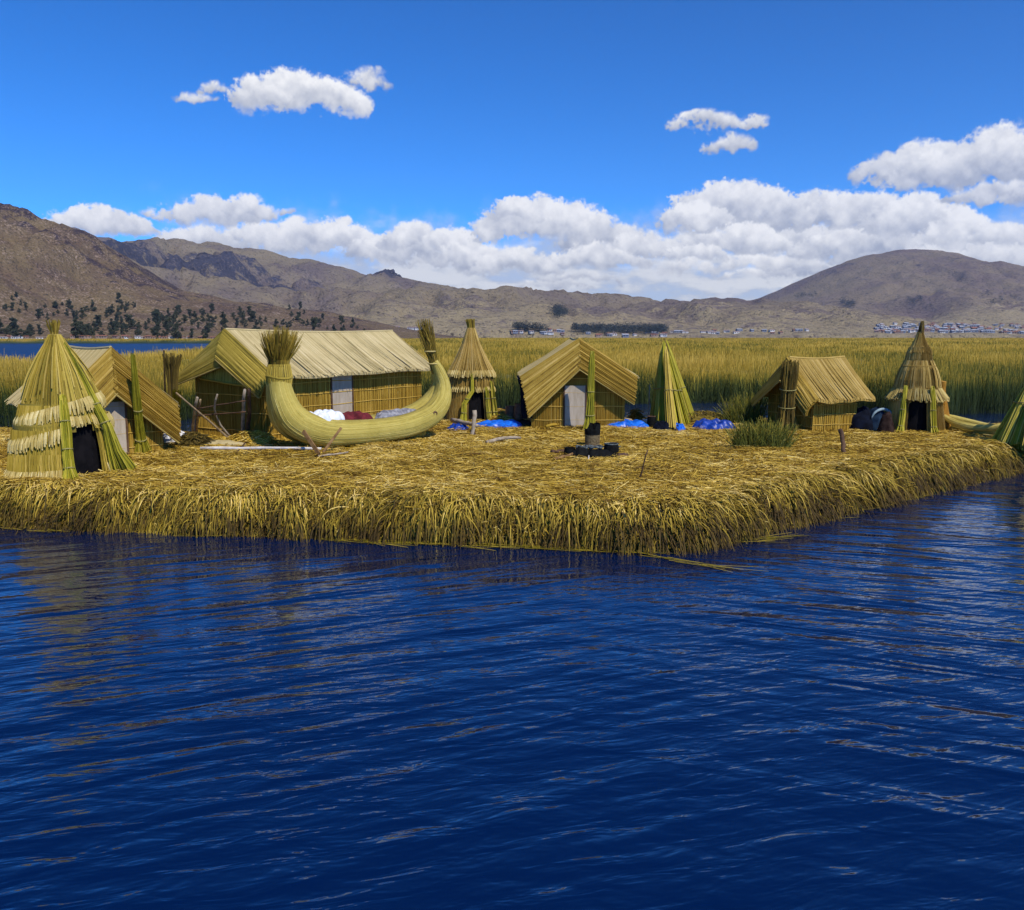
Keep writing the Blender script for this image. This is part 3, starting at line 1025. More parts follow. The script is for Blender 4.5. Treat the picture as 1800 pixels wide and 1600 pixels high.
N = 420000
yy = 27.0 * (1150.0 / 27.0) ** (RNG.random(N) ** 1.15)
aa = (RNG.random(N) * 2 - 1) * 0.66
xx = aa * yy
ok = (yy > reed_front(xx)) & ~reed_back(xx, yy)
gap = fbm(xx * 0.35, yy * 0.35, 3, 15)
ok &= (gap > 0.36) | (yy > reed_front(xx) + 6)
xx, yy = xx[ok], yy[ok]
n = len(xx)
H_ = 1.25 + 0.95 * fbm(xx * 0.16, yy * 0.12, 4, 25) + RNG.normal(0, 0.19, n)
H_ += 0.12
far_dry = np.clip((yy - 45) / 60, 0, 1)
W_ = np.maximum(0.016, 0.00052 * yy) * RNG.uniform(0.7, 1.3, n)
lean = RNG.normal(0, 0.10, n)
ly = RNG.normal(0, 0.10, n)
T_ = np.stack([lean, ly, np.ones(n)], 1)
T_ /= np.linalg.norm(T_, axis=1, keepdims=True)
edge_d = yy - reed_front(xx)
pt = fbm(xx * 0.10, yy * 0.05, 4, 33)
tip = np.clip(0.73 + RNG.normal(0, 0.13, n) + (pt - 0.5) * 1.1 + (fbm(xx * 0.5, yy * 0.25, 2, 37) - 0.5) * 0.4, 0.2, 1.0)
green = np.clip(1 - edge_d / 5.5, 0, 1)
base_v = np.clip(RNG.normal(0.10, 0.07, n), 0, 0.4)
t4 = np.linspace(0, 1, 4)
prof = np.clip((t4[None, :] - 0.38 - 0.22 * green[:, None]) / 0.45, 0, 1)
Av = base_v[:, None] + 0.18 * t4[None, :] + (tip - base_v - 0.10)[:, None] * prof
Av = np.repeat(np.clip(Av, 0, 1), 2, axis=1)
nj = np.stack([RNG.normal(0, 0.45, n), -np.ones(n), np.zeros(n)], 1)
V, Q, A = strips(np.stack([xx, yy, np.full(n, -0.05)], 1), T_, W_, H_, np.stack([RNG.normal(0, 0.14, n), RNG.normal(0, 0.14, n), -np.abs(RNG.normal(0, 0.08, n))], 1), Av, nj, 3)
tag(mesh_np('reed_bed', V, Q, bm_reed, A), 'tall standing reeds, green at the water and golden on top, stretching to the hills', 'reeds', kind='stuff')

# thick understorey of the bed, so that no water shows between distant stalks
gxs = np.linspace(-0.70, 0.70, 220)
gys = np.concatenate([np.linspace(0, 1, 90) ** 2.2])
ga, gt = np.meshgrid(gxs, gys)
yb = 41 + (1150 - 41) * gt
xb = ga * yb
ok = (yb > reed_front(xb) + 1.6) & ~reed_back(xb, yb)
zb = 1.0 + 0.7 * fbm(xb * 0.12, yb * 0.12, 4, 25) + 0.25 * (fbm(xb * 1.2, yb * 1.2, 2, 3) - 0.5)
zb = np.where(ok, zb, -0.3)
idx = np.arange(ga.size).reshape(ga.shape)
q = np.stack([idx[:-1, :-1].ravel(), idx[:-1, 1:].ravel(), idx[1:, 1:].ravel(), idx[1:, :-1].ravel()], 1)
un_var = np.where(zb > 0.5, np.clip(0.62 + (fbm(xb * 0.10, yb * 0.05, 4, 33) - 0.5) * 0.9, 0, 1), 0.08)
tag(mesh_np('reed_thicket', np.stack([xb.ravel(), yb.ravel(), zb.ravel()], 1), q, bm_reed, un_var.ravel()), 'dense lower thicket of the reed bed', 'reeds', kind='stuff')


# ------------------------------------------------------------------ builders of reed things
def rnd(a, b):
    return random.uniform(a, b)


def bundle(mb, path, n=40, var=(0.5, 0.2), r=0.014, ties=(), tie_mb=None, wob=0.012, ragged=0.06):
    """bundle of stalks along path [(point, radius), ...]"""
    P = [Vector(p) for p, _ in path]
    R = [q for _, q in path]
    # frames
    ax = (P[-1] - P[0]).normalized()
    ref = Vector((0, 0, 1)) if abs(ax.z) < 0.9 else Vector((1, 0, 0))
    a = ax.cross(ref).normalized()
    b = ax.cross(a)
    for i in range(n):
        q = rnd(0, 2 * pi)
        rr = sqrt(rnd(0.15, 1.0))
        end = 1.03 - abs(random.gauss(0, ragged * 5))
        end = max(0.25, end)
        pts = []
        for k, p in enumerate(P):
            off = (a * cos(q) + b * sin(q)) * (R[k] * rr)
            off += Vector((rnd(-wob, wob), rnd(-wob, wob), rnd(-wob, wob))) * (1.0 if R[k] < 0.25 else 2.0)
            pts.append(p + off)
        pts[-1] = pts[-2] + (pts[-1] - pts[-2]) * end
        mb.strand(pts, r * rnd(0.7, 1.3), min(1, max(0, random.gauss(*var))), 0.7)
    if tie_mb is not None:
        for tpos in ties:
            k = min(int(tpos * (len(P) - 1)), len(P) - 2)
            u = tpos * (len(P) - 1) - k
            c = P[k].lerp(P[k + 1], u)
            rad = (R[k] * (1 - u) + R[k + 1] * u) * 1.08
            ring = [c + (a * cos(w) + b * sin(w)) * rad for w in [2 * pi * j / 14 for j in range(15)]]
            tie_mb.rings.append(ring)


def standing_bundle(name, label, base, top, rads, mat, n=50, group=None, var=(0.5, 0.2), ties=(0.3, 0.6), cat='reed bundle', r=0.014, mid=None):
    base = Vector(base)
    o = empty(name, base, label, cat, group)
    mb = MB()
    tm = MB()
    k = len(rads)
    pts = []
    tp = Vector(top) - base
    for i in range(k):
        t = i / (k - 1)
        p = tp * t
        if mid is not None:
            p = p + Vector(mid) * sin(pi * t)
        pts.append((p, rads[i]))
    bundle(mb, pts, n, var, r, ties, tm)
    mb.build('stalks', M[mat], o)
    build_ties(tm, o)
    return o


def thatch_ring(mb, n, z_top, r_top, z_bot, r_bot, tilt=0.0, tdir=0.0, gap=None, r=0.014, var=(0.5, 0.2), bulge=0.0, ragged=0.04, out=0.015, mid=3):
    """strands running down a frustum; tilt: the lower edge rises towards direction tdir"""
    for i in range(n):
        q = 2 * pi * (i + rnd(-0.4, 0.4)) / n
        zb = z_bot + rnd(-ragged, ragged)
        pts = []
        for k in range(mid + 1):
            t = k / mid
            z = z_top + (zb - z_top) * t
            rr = r_top + (r_bot - r_top) * t + bulge * sin(pi * t)
            lift = tilt * rr * cos(q - tdir) * t
            if gap and in_gap(q, gap) and z + lift < arch(q, gap):
                break
            jq = q + rnd(-0.01, 0.01)
            rr += rnd(0, out)
            pts.append((rr * cos(jq), rr * sin(jq), z + lift))
        if len(pts) > 1:
            mb.strand(pts, r * rnd(0.7, 1.25), min(1, max(0, random.gauss(*var))), 0.85)


def fringe_ring(mb, n, z, r, length, tilt=0.0, tdir=0.0, gap=None, th=0.02, flare=0.06):
    for i in range(n):
        q = 2 * pi * (i + rnd(-0.5, 0.5)) / n
        if gap and in_gap(q, gap) and z < gap[2]:
            continue
        l = length * rnd(0.75, 1.2)
        lift = tilt * r * cos(q - tdir)
        c, s = cos(q), sin(q)
        tw = rnd(-0.02, 0.02)
        pts = [((r - 0.03) * c, (r - 0.03) * s, z + 0.05 + lift), ((r + flare * 0.6) * c - tw * s, (r + flare * 0.6) * s + tw * c, z - l * 0.4 + lift),
               ((r + flare) * c - 1.6 * tw * s, (r + flare) * s + 1.6 * tw * c, z - l + lift)]
        mb.tube(pts, [th * 0.8, th, th * 0.65], 4, min(1, max(0, random.gauss(0.62, 0.2))))


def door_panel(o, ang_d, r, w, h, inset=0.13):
    """near-black sheet behind a door opening, painted as the shade inside"""
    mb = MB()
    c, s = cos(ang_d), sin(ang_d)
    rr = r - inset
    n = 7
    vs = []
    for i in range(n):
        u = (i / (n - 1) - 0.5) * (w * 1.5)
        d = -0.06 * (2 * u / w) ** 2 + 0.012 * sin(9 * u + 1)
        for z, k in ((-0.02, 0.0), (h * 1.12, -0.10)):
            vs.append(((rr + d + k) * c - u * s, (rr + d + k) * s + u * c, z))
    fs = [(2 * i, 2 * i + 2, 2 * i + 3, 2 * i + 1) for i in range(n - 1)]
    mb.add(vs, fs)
    return mb.build('doorway_shade', M['dark_in'], o)  # dark sheet in place of the unlit room


# ------------------------------------------------------------------ reed huts (conical)
def tower_left():
    cpos = Vector((-9.02, 17.0, 0))
    cpos.z = GZ - 0.03
    o = empty('reed_tower', cpos, 'largest pointed reed tower, with three shaggy fringes, at the left shore', 'reed tower', 'pointed reed towers')
    view = math.atan2(-cpos.y, -cpos.x)                      # towards the camera
    rt = view + pi / 2                                       # to the right in the picture
    da = view + radians(28)
    gap = (da - radians(18), da + radians(18), 1.03)
    # roof cone
    mb = MB()
    mb.lathe([(1.30, 0.70), (1.85, 0.50), (2.4, 0.25), (2.74, 0.09)], 40, var=0.25)
    thatch_ring(mb, 230, 2.77, 0.09, 1.26, 0.76, tilt=0.26, tdir=rt, var=(0.5, 0.2), bulge=0.05)
    thatch_ring(mb, 90, 2.7, 0.11, 1.5, 0.66, tilt=0.2, tdir=rt, var=(0.66, 0.18), bulge=0.05, ragged=0.3)
    mb.build('roof', M['thatch_green'], o)
    # walls, two courses
    mb = MB()
    mb.lathe([(0, 0.96), (0.55, 0.91), (0.9, 0.85), (1.03, 0.84), (1.45, 0.68)], 80, gap, var=0.25)
    thatch_ring(mb, 240, 1.42, 0.70, 0.78, 0.92, tilt=0.26, tdir=rt, gap=gap, var=(0.52, 0.2))
    thatch_ring(mb, 300, 0.95, 0.86, 0.0, 0.99, tilt=0.05, tdir=rt, gap=gap, var=(0.5, 0.18), ragged=0.02)
    thatch_ring(mb, 230, 0.50, 0.95, 0.0, 1.02, tilt=0.05, tdir=rt, gap=(gap[0] - .05, gap[1] + .05, 2), var=(0.62, 0.16), ragged=0.02)
    mb.build('wall', M['thatch_green'], o)
    for z, r, ln, tl, nn in ((1.38, 0.77, 0.22, 0.27, 200), (0.94, 0.90, 0.22, 0.24, 220), (0.16, 1.03, 0.19, 0.05, 200)):
        mb = MB()
        g2 = (da - radians(21), da + radians(21), 1.2)
        fringe_ring(mb, nn, z, r, ln, tl, rt, g2)
        mb.build('fringe', M['fringe'], o)
    mb = MB()
    for i in range(34):
        q = da + radians(rnd(-20, 20))
        mb.tube([(0.80 * cos(q), 0.80 * sin(q), 1.20), (0.86 * cos(q), 0.86 * sin(q), 1.12), (0.90 * cos(q), 0.90 * sin(q), 1.02 + rnd(-.03, .03))], [0.018, 0.02, 0.012], 4, random.gauss(0.6, 0.2))
    mb.build('fringe', M['fringe'], o)
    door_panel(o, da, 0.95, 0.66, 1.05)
    # tied bundles beside the door
    for qd, kind in ((da - radians(24), 'post'), (da + radians(23), 'broom')):
        mb = MB()
        tm = MB()
        c, s = cos(qd), sin(qd)
        if kind == 'post':
            path = [((1.22 * c, 1.22 * s, 0.0), 0.16), ((1.12 * c, 1.12 * s, 0.22), 0.085), ((1.05 * c, 1.05 * s, 0.5), 0.085), ((0.97 * c, 0.97 * s, 0.9), 0.085), ((0.84 * c, 0.84 * s, 1.35), 0.075), ((0.72 * c, 0.72 * s, 1.62), 0.05)]
            bundle(mb, path, 85, (0.6, 0.2), 0.014, (0.22, 0.45, 0.7), tm)
        else:
            q2 = qd + radians(9)
            path = [((1.22 * cos(q2), 1.22 * sin(q2), 0.02), 0.27), ((1.12 * cos(qd + .06), 1.12 * sin(qd + .06), 0.45), 0.16), ((1.04 * c, 1.04 * s, 0.95), 0.09), ((0.84 * c, 0.84 * s, 1.35), 0.085), ((0.54 * c, 0.54 * s, 1.95), 0.055), ((0.20 * c, 0.20 * s, 2.6), 0.03)]
            bundle(mb, path, 100, (0.52, 0.24), 0.013, (0.45, 0.62), tm)
        bo = mb.build('reed_post', M['green_reed'], o)
        build_ties(tm, bo)
    # tip tuft
    mb = MB()
    for i in range(70):
        q = rnd(0, 2 * pi)
        s2 = rnd(0.3, 1)
        mb.strand([(0.07 * cos(q) * s2, 0.07 * sin(q) * s2, 2.64), (0.075 * cos(q) * s2, 0.075 * sin(q) * s2, 2.82), (0.14 * cos(q) * s2, 0.14 * sin(q) * s2, 3.02 + rnd(-.06, .05))], 0.012, random.gauss(0.5, 0.25))
    mb.build('tip', M['tuft'], o)
    tm = MB()
    tm.tube([(0.085 * cos(w), 0.085 * sin(w), 2.76) for w in [2 * pi * j / 14 for j in range(15)]], 0.02, 5)
    tm.build('tie', M['fringe'], o)
    return o


def tower_mid():
    Y = 27.9
    p = G(829, 737)
    cpos = Vector((p.x * Y / p.y, Y, GZ - 0.02))
    o = empty('reed_tower', cpos, 'slim pointed reed tower with a knob top, between the big hut and the central hut', 'reed tower', 'pointed reed towers')
    view = math.atan2(-cpos.y, -cpos.x)
    da = view + radians(12)
    gap = (da - radians(19), da + radians(19), 0.98)
    mb = MB()
    mb.lathe([(1.5, 0.70), (2.0, 0.47), (2.5, 0.26), (2.85, 0.13), (3.0, 0.10)], 36, var=0.3)
    thatch_ring(mb, 190, 3.0, 0.11, 1.5, 0.78, var=(0.58, 0.2), bulge=-0.06, r=0.016)
    mb.build('roof', M['thatch'], o)
    mb = MB()
    fringe_ring(mb, 110, 1.60, 0.74, 0.17, th=0.022)
    mb.build('fringe', M['fringe'], o)
    mb = MB()
    mb.lathe([(0, 0.80), (0.5, 0.74), (0.98, 0.70), (1.6, 0.64)], 72, gap, var=0.2)
    thatch_ring(mb, 170, 1.56, 0.66, 0.98, 0.74, gap=gap, var=(0.36, 0.18), r=0.016)
    thatch_ring(mb, 190, 1.0, 0.71, 0.0, 0.84, gap=gap, var=(0.52, 0.18), r=0.016)
    mb.build('wall', M['thatch'], o)
    mb = MB()
    fringe_ring(mb, 110, 1.10, 0.73, 0.13, th=0.02, gap=None)
    mb.build('fringe', M['fringe'], o)
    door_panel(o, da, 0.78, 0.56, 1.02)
    for qd, top, n in ((da - radians(27), 1.55, 60), (da + radians(25), 1.12, 60), (da + radians(44), 1.3, 50)):
        mb = MB()
        tm = MB()
        c, s = cos(qd), sin(qd)
        c2, s2 = cos(qd + (0.30 if top > 1.4 else 0)), sin(qd + (0.30 if top > 1.4 else 0))
        path = [((1.02 * c, 1.02 * s, 0.0), 0.14), ((0.93 * c, 0.93 * s, 0.25), 0.085), ((0.87 * c, 0.87 * s, 0.6), 0.075), ((0.82 * c2, 0.82 * s2, 1.0), 0.06), ((0.76 * c2, 0.76 * s2, top), 0.04)]
        bundle(mb, path, n, (0.52, 0.22), 0.016, (0.3, 0.6), tm)
        bo = mb.build('reed_post', M['green_reed'], o)
        build_ties(tm, bo)
    mb = MB()
    for i in range(60):
        q = rnd(0, 2 * pi)
        k = rnd(0.3, 1)
        mb.strand([(0.10 * cos(q) * k, 0.10 * sin(q) * k, 2.85), (0.12 * cos(q) * k, 0.12 * sin(q) * k, 3.05), (0.15 * cos(q) * k - 0.03, 0.15 * sin(q) * k, 3.27 + rnd(-.05, .03))], 0.018, random.gauss(0.5, 0.25))
    mb.build('tip', M['tuft'], o)
    return o


def tower_right():
    Y = 24.6
    cpos = Vector(((1611 - 900) / F * Y, Y, GZ - 0.02))
    o = empty('reed_tower', cpos, 'pointed reed tower with a stepped roof and dark tip, beside the small canoe', 'reed tower', 'pointed reed towers')
    view = math.atan2(-cpos.y, -cpos.x)
    da = view + radians(4)
    gap = (da - radians(20), da + radians(20), 0.98)
    mb = MB()
    mb.lathe([(1.25, 0.56), (1.9, 0.46), (2.0, 0.30), (2.3, 0.30), (2.65, 0.12), (2.85, 0.06)], 36, var=0.25)
    thatch_ring(mb, 150, 2.05, 0.36, 1.22, 0.62, bulge=0.05, var=(0.55, 0.2), r=0.016)
    thatch_ring(mb, 100, 2.42, 0.26, 1.92, 0.36, bulge=0.02, var=(0.52, 0.2), r=0.016)
    thatch_ring(mb, 90, 2.85, 0.06, 2.25, 0.33, bulge=-0.03, var=(0.50, 0.2), r=0.016)
    mb.build('roof', M['thatch'], o)
    mb = MB()
    thatch_ring(mb, 170, 1.32, 0.58, 0.94, 0.84, var=(0.55, 0.22), r=0.019, ragged=0.05)
    mb.build('fringe', M['fringe'], o)
    mb = MB()
    mb.lathe([(0, 0.76), (0.5, 0.72), (0.98, 0.68), (1.35, 0.60)], 72, gap, var=0.2)
    thatch_ring(mb, 210, 1.3, 0.62, 0.0, 0.80, gap=gap, var=(0.5, 0.18), r=0.016)
    mb.build('wall', M['thatch'], o)
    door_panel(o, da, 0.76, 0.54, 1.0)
    for qd, n in ((da - radians(27), 60), (da + radians(28), 70)):
        mb = MB()
        tm = MB()
        c, s = cos(qd), sin(qd)
        path = [((0.98 * c, 0.98 * s, 0.0), 0.14), ((0.90 * c, 0.90 * s, 0.22), 0.08), ((0.84 * c, 0.84 * s, 0.6), 0.075), ((0.80 * c, 0.80 * s, 1.0), 0.06), ((0.74 * c, 0.74 * s, 1.35), 0.04)]
        bundle(mb, path, n, (0.6, 0.2), 0.016, (0.25, 0.55), tm)
        bo = mb.build('reed_post', M['green_reed'], o)
        build_ties(tm, bo)
    mb = MB()
    path = [((0, 0, 2.55), 0.07), ((0, 0, 2.8), 0.08), ((0.02, 0, 3.0), 0.065), ((0.03, 0, 3.16), 0.03)]
    bundle(mb, path, 60, (0.4, 0.25), 0.014)
    mb.build('tip', M['dark_reed'], o)
    return o


tower_left()
tower_mid()
tower_right()


def leaning_tent(label, apex, bases, n, dark_top=0.3, spread=0.16):
    """bundles of reeds leaned together to a point"""
    c = sum((Vector(b) for b in bases), Vector()) / len(bases)
    o = empty('reed_stack', c, label, 'reed stack', 'reeds stacked to dry')
    ap = Vector(apex) - c
    for i, bp in enumerate(bases):
        b0 = Vector(bp) - c
        mb = MB()
        tm = MB()
        ends = ap + Vector((rnd(-.05, .05), rnd(-.05, .05), rnd(-.25, .05)))
        path = [(b0, spread), (b0.lerp(ends, 0.3), spread * 0.85), (b0.lerp(ends, 0.6), spread * 0.65), (b0.lerp(ends, 0.85), 0.07), (ends, 0.03)]
        bundle(mb, path, n, (0.72 + 0.15 * sin(i * 2.1), 0.2), 0.017, (0.35,), tm, wob=0.008)
        so = mb.build('reed_sheaf', M['green_reed'] if i % 4 != 3 else M['thatch_green'], o)
        build_ties(tm, so)
    mb = MB()
    for i in range(2):
        path = [(ap * (1 - dark_top) + Vector((0, 0, 0)), 0.16), (ap * (1 - dark_top * 0.5), 0.11), (ap + Vector((0, 0, 0.08)), 0.02)]
        bundle(mb, path, 60, (0.4, 0.25), 0.016)
    mb.build('dark_tip', M['dark_reed'], o)
    return o


leaning_tent('pointed stack of yellow green reed sheaves with a dark tip, right of the central hut', D(1168, 600, 27.3),
             [G(1150, 742), G(1158, 747), G(1168, 752), G(1180, 757), G(1193, 750), G(1206, 748), G(1217, 743), G(1205, 736), G(1170, 736)], 46, 0.30)
leaning_tent('stack of reed sheaves cut off by the right edge of the view', D(1842, 618, 21.8),
             [G(1756, 779), G(1772, 783), G(1790, 786), G(1810, 790), G(1835, 790), G(1860, 788), G(1890, 780), G(1870, 760), G(1810, 758)], 60, 0.22, 0.20)


# ------------------------------------------------------------------ gabled huts
def gable_hut(name, label, A, Bk, half_w, z_eave, wall_h, mats, door=None, front_flaps=((0.75, 0.28, 1.2, 0.3), (0.75, 0.28, 0.9, 0.3)), over=0.22, group='gabled reed huts',
              strand_r=0.013, long_door=None, roof_sag=0.05, wall_in=0.12, eave_w=None):
    """A, Bk: ridge ends (world; A is the open gable towards the camera). Local frame: x along the ridge from A to Bk, y to its left, z up."""
    A = Vector(A)
    Bk = Vector(Bk)
    rd = Vector((Bk.x - A.x, Bk.y - A.y, 0))
    L = rd.length
    yaw = math.atan2(rd.y, rd.x)
    base = Vector((A.x, A.y, GZ - 0.02))
    o = empty(name, base, label, 'hut', group, yaw)
    zr = A.z - base.z
    ze = z_eave
    W = half_w
    roof_m, wall_m, flap_m = mats
    ew = W + over
    ze_o = ze - (zr - ze) * over / W * 0.7
    # walls: long sides and gables, each with upright reeds and horizontal ties
    zb = -0.05
    wy = W - wall_in
    for side in (1, -1):
        mb = MB()
        x0, x1 = 0.10, L - 0.15
        xd = None
        if long_door and long_door[0] == side:
            xd = (long_door[1], long_door[2])
        h = ze + (zr - ze) * wall_in / W - 0.02
        mb.box(((x0 + x1) / 2, side * (wy - 0.04), (zb + h) / 2), (x1 - x0, 0.05, h - zb), var=0.25)
        nst = int((x1 - x0) / (strand_r * 1.75))
        for i in range(nst):
            x = x0 + (x1 - x0) * (i + rnd(0, 1)) / nst
            if xd and xd[0] < x < xd[1]:
                continue
            mb.strand([(x, side * wy, zb), (x + rnd(-.02, .02), side * (wy + rnd(0, .015)), h * 0.5), (x + rnd(-.02, .02), side * wy, h)], strand_r * rnd(.7, 1.2), min(1, max(0, random.gauss(0.5, 0.16))), 0.9)
        nt = max(3, int(h / 0.28))
        for k in range(1, nt + 1):
            z = h * (k - 0.3) / nt
            xx0 = x0
            pts = [(x0 + (x1 - x0) * j / 8, side * (wy + 0.022), z + rnd(-.015, .015)) for j in range(9)]
            mb.tube(pts, 0.012, 4, 0.85, caps=False)
        w = mb.build('wall', wall_m, o)
    for end in (0, 1):
        mb = MB()
        xg = 0.10 if end == 0 else L - 0.15
        sx = -1 if end == 0 else 1
        h0 = ze + (zr - ze) * wall_in / W
        pr = [(-wy, zb), (wy, zb), (wy, h0), (0, zr - 0.06), (-wy, h0)]
        vs = [(xg - sx * 0.02, y, z) for y, z in pr] + [(xg - sx * 0.07, y, z) for y, z in pr]
        fs = [(0, 1, 2, 3, 4), (9, 8, 7, 6, 5)] + [(i, i + 5, (i + 1) % 5 + 5, (i + 1) % 5) for i in range(5)]
        mb.add(vs, fs, 0.25)
        nst = int(2 * wy / (strand_r * 1.75))
        for i in range(nst):
            y = -wy + 2 * wy * (i + rnd(0, 1)) / nst
            ht = h0 + (zr - 0.06 - h0) * (1 - abs(y) / wy)
            if door and end == 0 and door[0] < y < door[1]:
                continue
            mb.strand([(xg + sx * 0.005, y, zb), (xg + sx * rnd(0, .02), y + rnd(-.02, .02), ht * 0.5), (xg, y + rnd(-.02, .02), ht)], strand_r * rnd(.7, 1.2), min(1, max(0, random.gauss(0.5, 0.16))), 0.9)
        for k in range(1, 5):
            z = ze * (k - 0.4) / 4
            mb.tube([(xg + sx * 0.022, -wy + 2 * wy * j / 6, z + rnd(-.015, .015)) for j in range(7)], 0.012, 4, 0.85, caps=False)
        mb.build('gable_wall', wall_m, o)
    # door leaf
    if door:
        mb = MB()
        y0, y1, h = door
        hl = min(h, 10)
        mb.box((0.085, (y0 + y1) / 2, h / 2), (0.03, y1 - y0 - 0.03, h))
        d_ = mb.build('door', M['door_grey'], o)
        for yj in (y0, y1):
            fm = MB()
            fm.box((0.068, yj, h / 2), (0.05, 0.04, h + 0.03))
            fm.build('door_post', M['wood_dark'], o)
    if long_door:
        s, x0, x1, h = long_door
        mb = MB()
        mb.box(((x0 + x1) / 2, s * (wy + 0.004), h / 2), (x1 - x0 - 0.03, 0.03, h))
        mb.build('door', M['door_grey'], o)
        for x in (x0, x1):
            fm = MB()
            fm.box((x, s * (wy + 0.012), h / 2), (0.05, 0.05, h + 0.02))
            fm.build('door_post', M['wood_dark'], o)
    # roof slopes
    xa, xb = -0.02, L + 0.22
    for side in (1, -1):
        mb = MB()
        nx_, ny_ = 14, 8
        vs = []
        for lay in (0, 1):
            for j in range(ny_ + 1):
                v = j / ny_
                for i in range(nx_ + 1):
                    u = i / nx_
                    x = xa + (xb - xa) * u
                    y = side * ew * v
                    z = zr + (ze_o - zr) * v - roof_sag * sin(pi * u) * (1 - 0.3 * v) + (0.022 * sin(7 * u + 3 * side) + 0.016 * sin(17 * u + 1.3)) * v - 0.05 * sin(pi * v) * 0.6
                    vs.append((x, y, z - lay * 0.07))
        k = (nx_ + 1) * (ny_ + 1)
        fs = []
        for j in range(ny_):
            for i in range(nx_):
                a = j * (nx_ + 1) + i
                fs.append((a, a + 1, a + nx_ + 2, a + nx_ + 1))
                fs.append((k + a, k + a + nx_ + 1, k + a + nx_ + 2, k + a + 1))
        bd = [i for i in range(nx_ + 1)] + [j * (nx_ + 1) + nx_ for j in range(1, ny_ + 1)] + [ny_ * (nx_ + 1) + i for i in range(nx_ - 1, -1, -1)] + [j * (nx_ + 1) for j in range(ny_ - 1, 0, -1)]
        for i in range(len(bd)):
            a, b = bd[i], bd[(i + 1) % len(bd)]
            fs.append((a, a + k, b + k, b))
        mb.add(vs, fs, 0.45)
        nst = int((xb - xa) / (strand_r * 1.6))
        for i in range(nst):
            u = (i + rnd(0, 1)) / nst
            pts = []
            sl = rnd(-.03, .03)
            endv = rnd(0.97, 1.06)
            up = max(0, random.gauss(0, 0.012))
            for v in (0, 0.33, 0.66, endv):
                x = xa + (xb - xa) * u + sl * v
                z = zr + (ze_o - zr) * v - roof_sag * sin(pi * u) * (1 - 0.3 * v) + (0.022 * sin(7 * u + 3 * side) + 0.016 * sin(17 * u + 1.3)) * v - 0.05 * sin(pi * min(v, 1)) * 0.6
                pts.append((x, side * ew * v, z + 0.008 + rnd(0, .012) + up * v * 2))
            mb.strand(pts, strand_r * rnd(.7, 1.2), min(1, max(0, random.gauss(0.55, 0.16))), 0.9)
        mb.build('roof', roof_m, o)
    # gable flaps: mats that hang from the roof edge in front of the gable
    for side, (d1, o1, d2, o2, inw) in zip((1, -1), front_flaps):
        mb = MB()
        a = Vector((xa - 0.02, 0, zr + 0.03))
        b = Vector((xa - 0.02, side * ew, ze_o + 0.02))
        c = Vector((xa - o2, side * (ew - inw), ze_o - d2))
        d = Vector((xa - o1, -side * 0.05, zr - d1))

        def pt(u, v):
            p = (a.lerp(b, u)).lerp(d.lerp(c, u), v)
            p.x -= 0.10 * sin(pi * min(1, v)) * (0.4 + 0.6 * u)
            return p
        nu, nv = 10, 6
        vs = [pt(i / nu, j / nv) for j in range(nv + 1) for i in range(nu + 1)]
        vs += [p + Vector((0.05, 0, -0.01)) for p in vs]
        k = (nu + 1) * (nv + 1)
        fs = []
        for j in range(nv):
            for i in range(nu):
                q0 = j * (nu + 1) + i
                fs.append((q0, q0 + 1, q0 + nu + 2, q0 + nu + 1))
                fs.append((k + q0, k + q0 + nu + 1, k + q0 + nu + 2, k + q0 + 1))
        bd = [i for i in range(nu + 1)] + [j * (nu + 1) + nu for j in range(1, nv + 1)] + [nv * (nu + 1) + i for i in range(nu - 1, -1, -1)] + [j * (nu + 1) for j in range(nv - 1, 0, -1)]
        for i in range(len(bd)):
            x_, y_ = bd[i], bd[(i + 1) % len(bd)]
            fs.append((x_, x_ + k, y_ + k, y_))
        mb.add(vs, fs, 0.3)
        wid = max((d - a).length, (c - b).length)
        fr = strand_r * 0.78
        nst = int(wid / (fr * 1.4))
        for i in range(nst):
            v = (i + rnd(0, 1)) / nst
            grp_ = 0.07 * sin(v * 38)                      # bundled bands
            e = rnd(0.985, 1.02)
            pts = [pt(u, v) + Vector((-0.012 - rnd(0, .02) - 0.009 * abs(sin(v * 19)), 0, 0)) for u in (0.0, 0.25, 0.5, 0.75, e)]
            mb.strand(pts, fr * rnd(.8, 1.4), min(1, max(0, random.gauss(0.48 + grp_, 0.17))), 0.95)
        fo = mb.build('gable_flap', flap_m, o)
        em = MB()
        em.tube([d + Vector((-.02, 0, -.01)), d.lerp(c, .5) + Vector((-.02, 0, -.01)), c + Vector((-.02, 0, -.01))], 0.022, 6, 0.35)
        em.build('edge_roll', M['fringe'], fo)
    # ridge roll
    mb = MB()
    pts = [Vector((xa + (xb - xa) * i / 10, 0, zr - roof_sag * sin(pi * i / 10) + 0.02)) for i in range(11)]
    mb.tube(pts, 0.035, 6, 0.6)
    mb.build('ridge', roof_m, o)
    return o


def ridge_pts(p1, y1, p2, y2):
    A = D(p1[0], p1[1], y1)
    d = ray(*p2)
    B = Vector((d.x * y2 / d.y, y2, A.z))
    return A, B


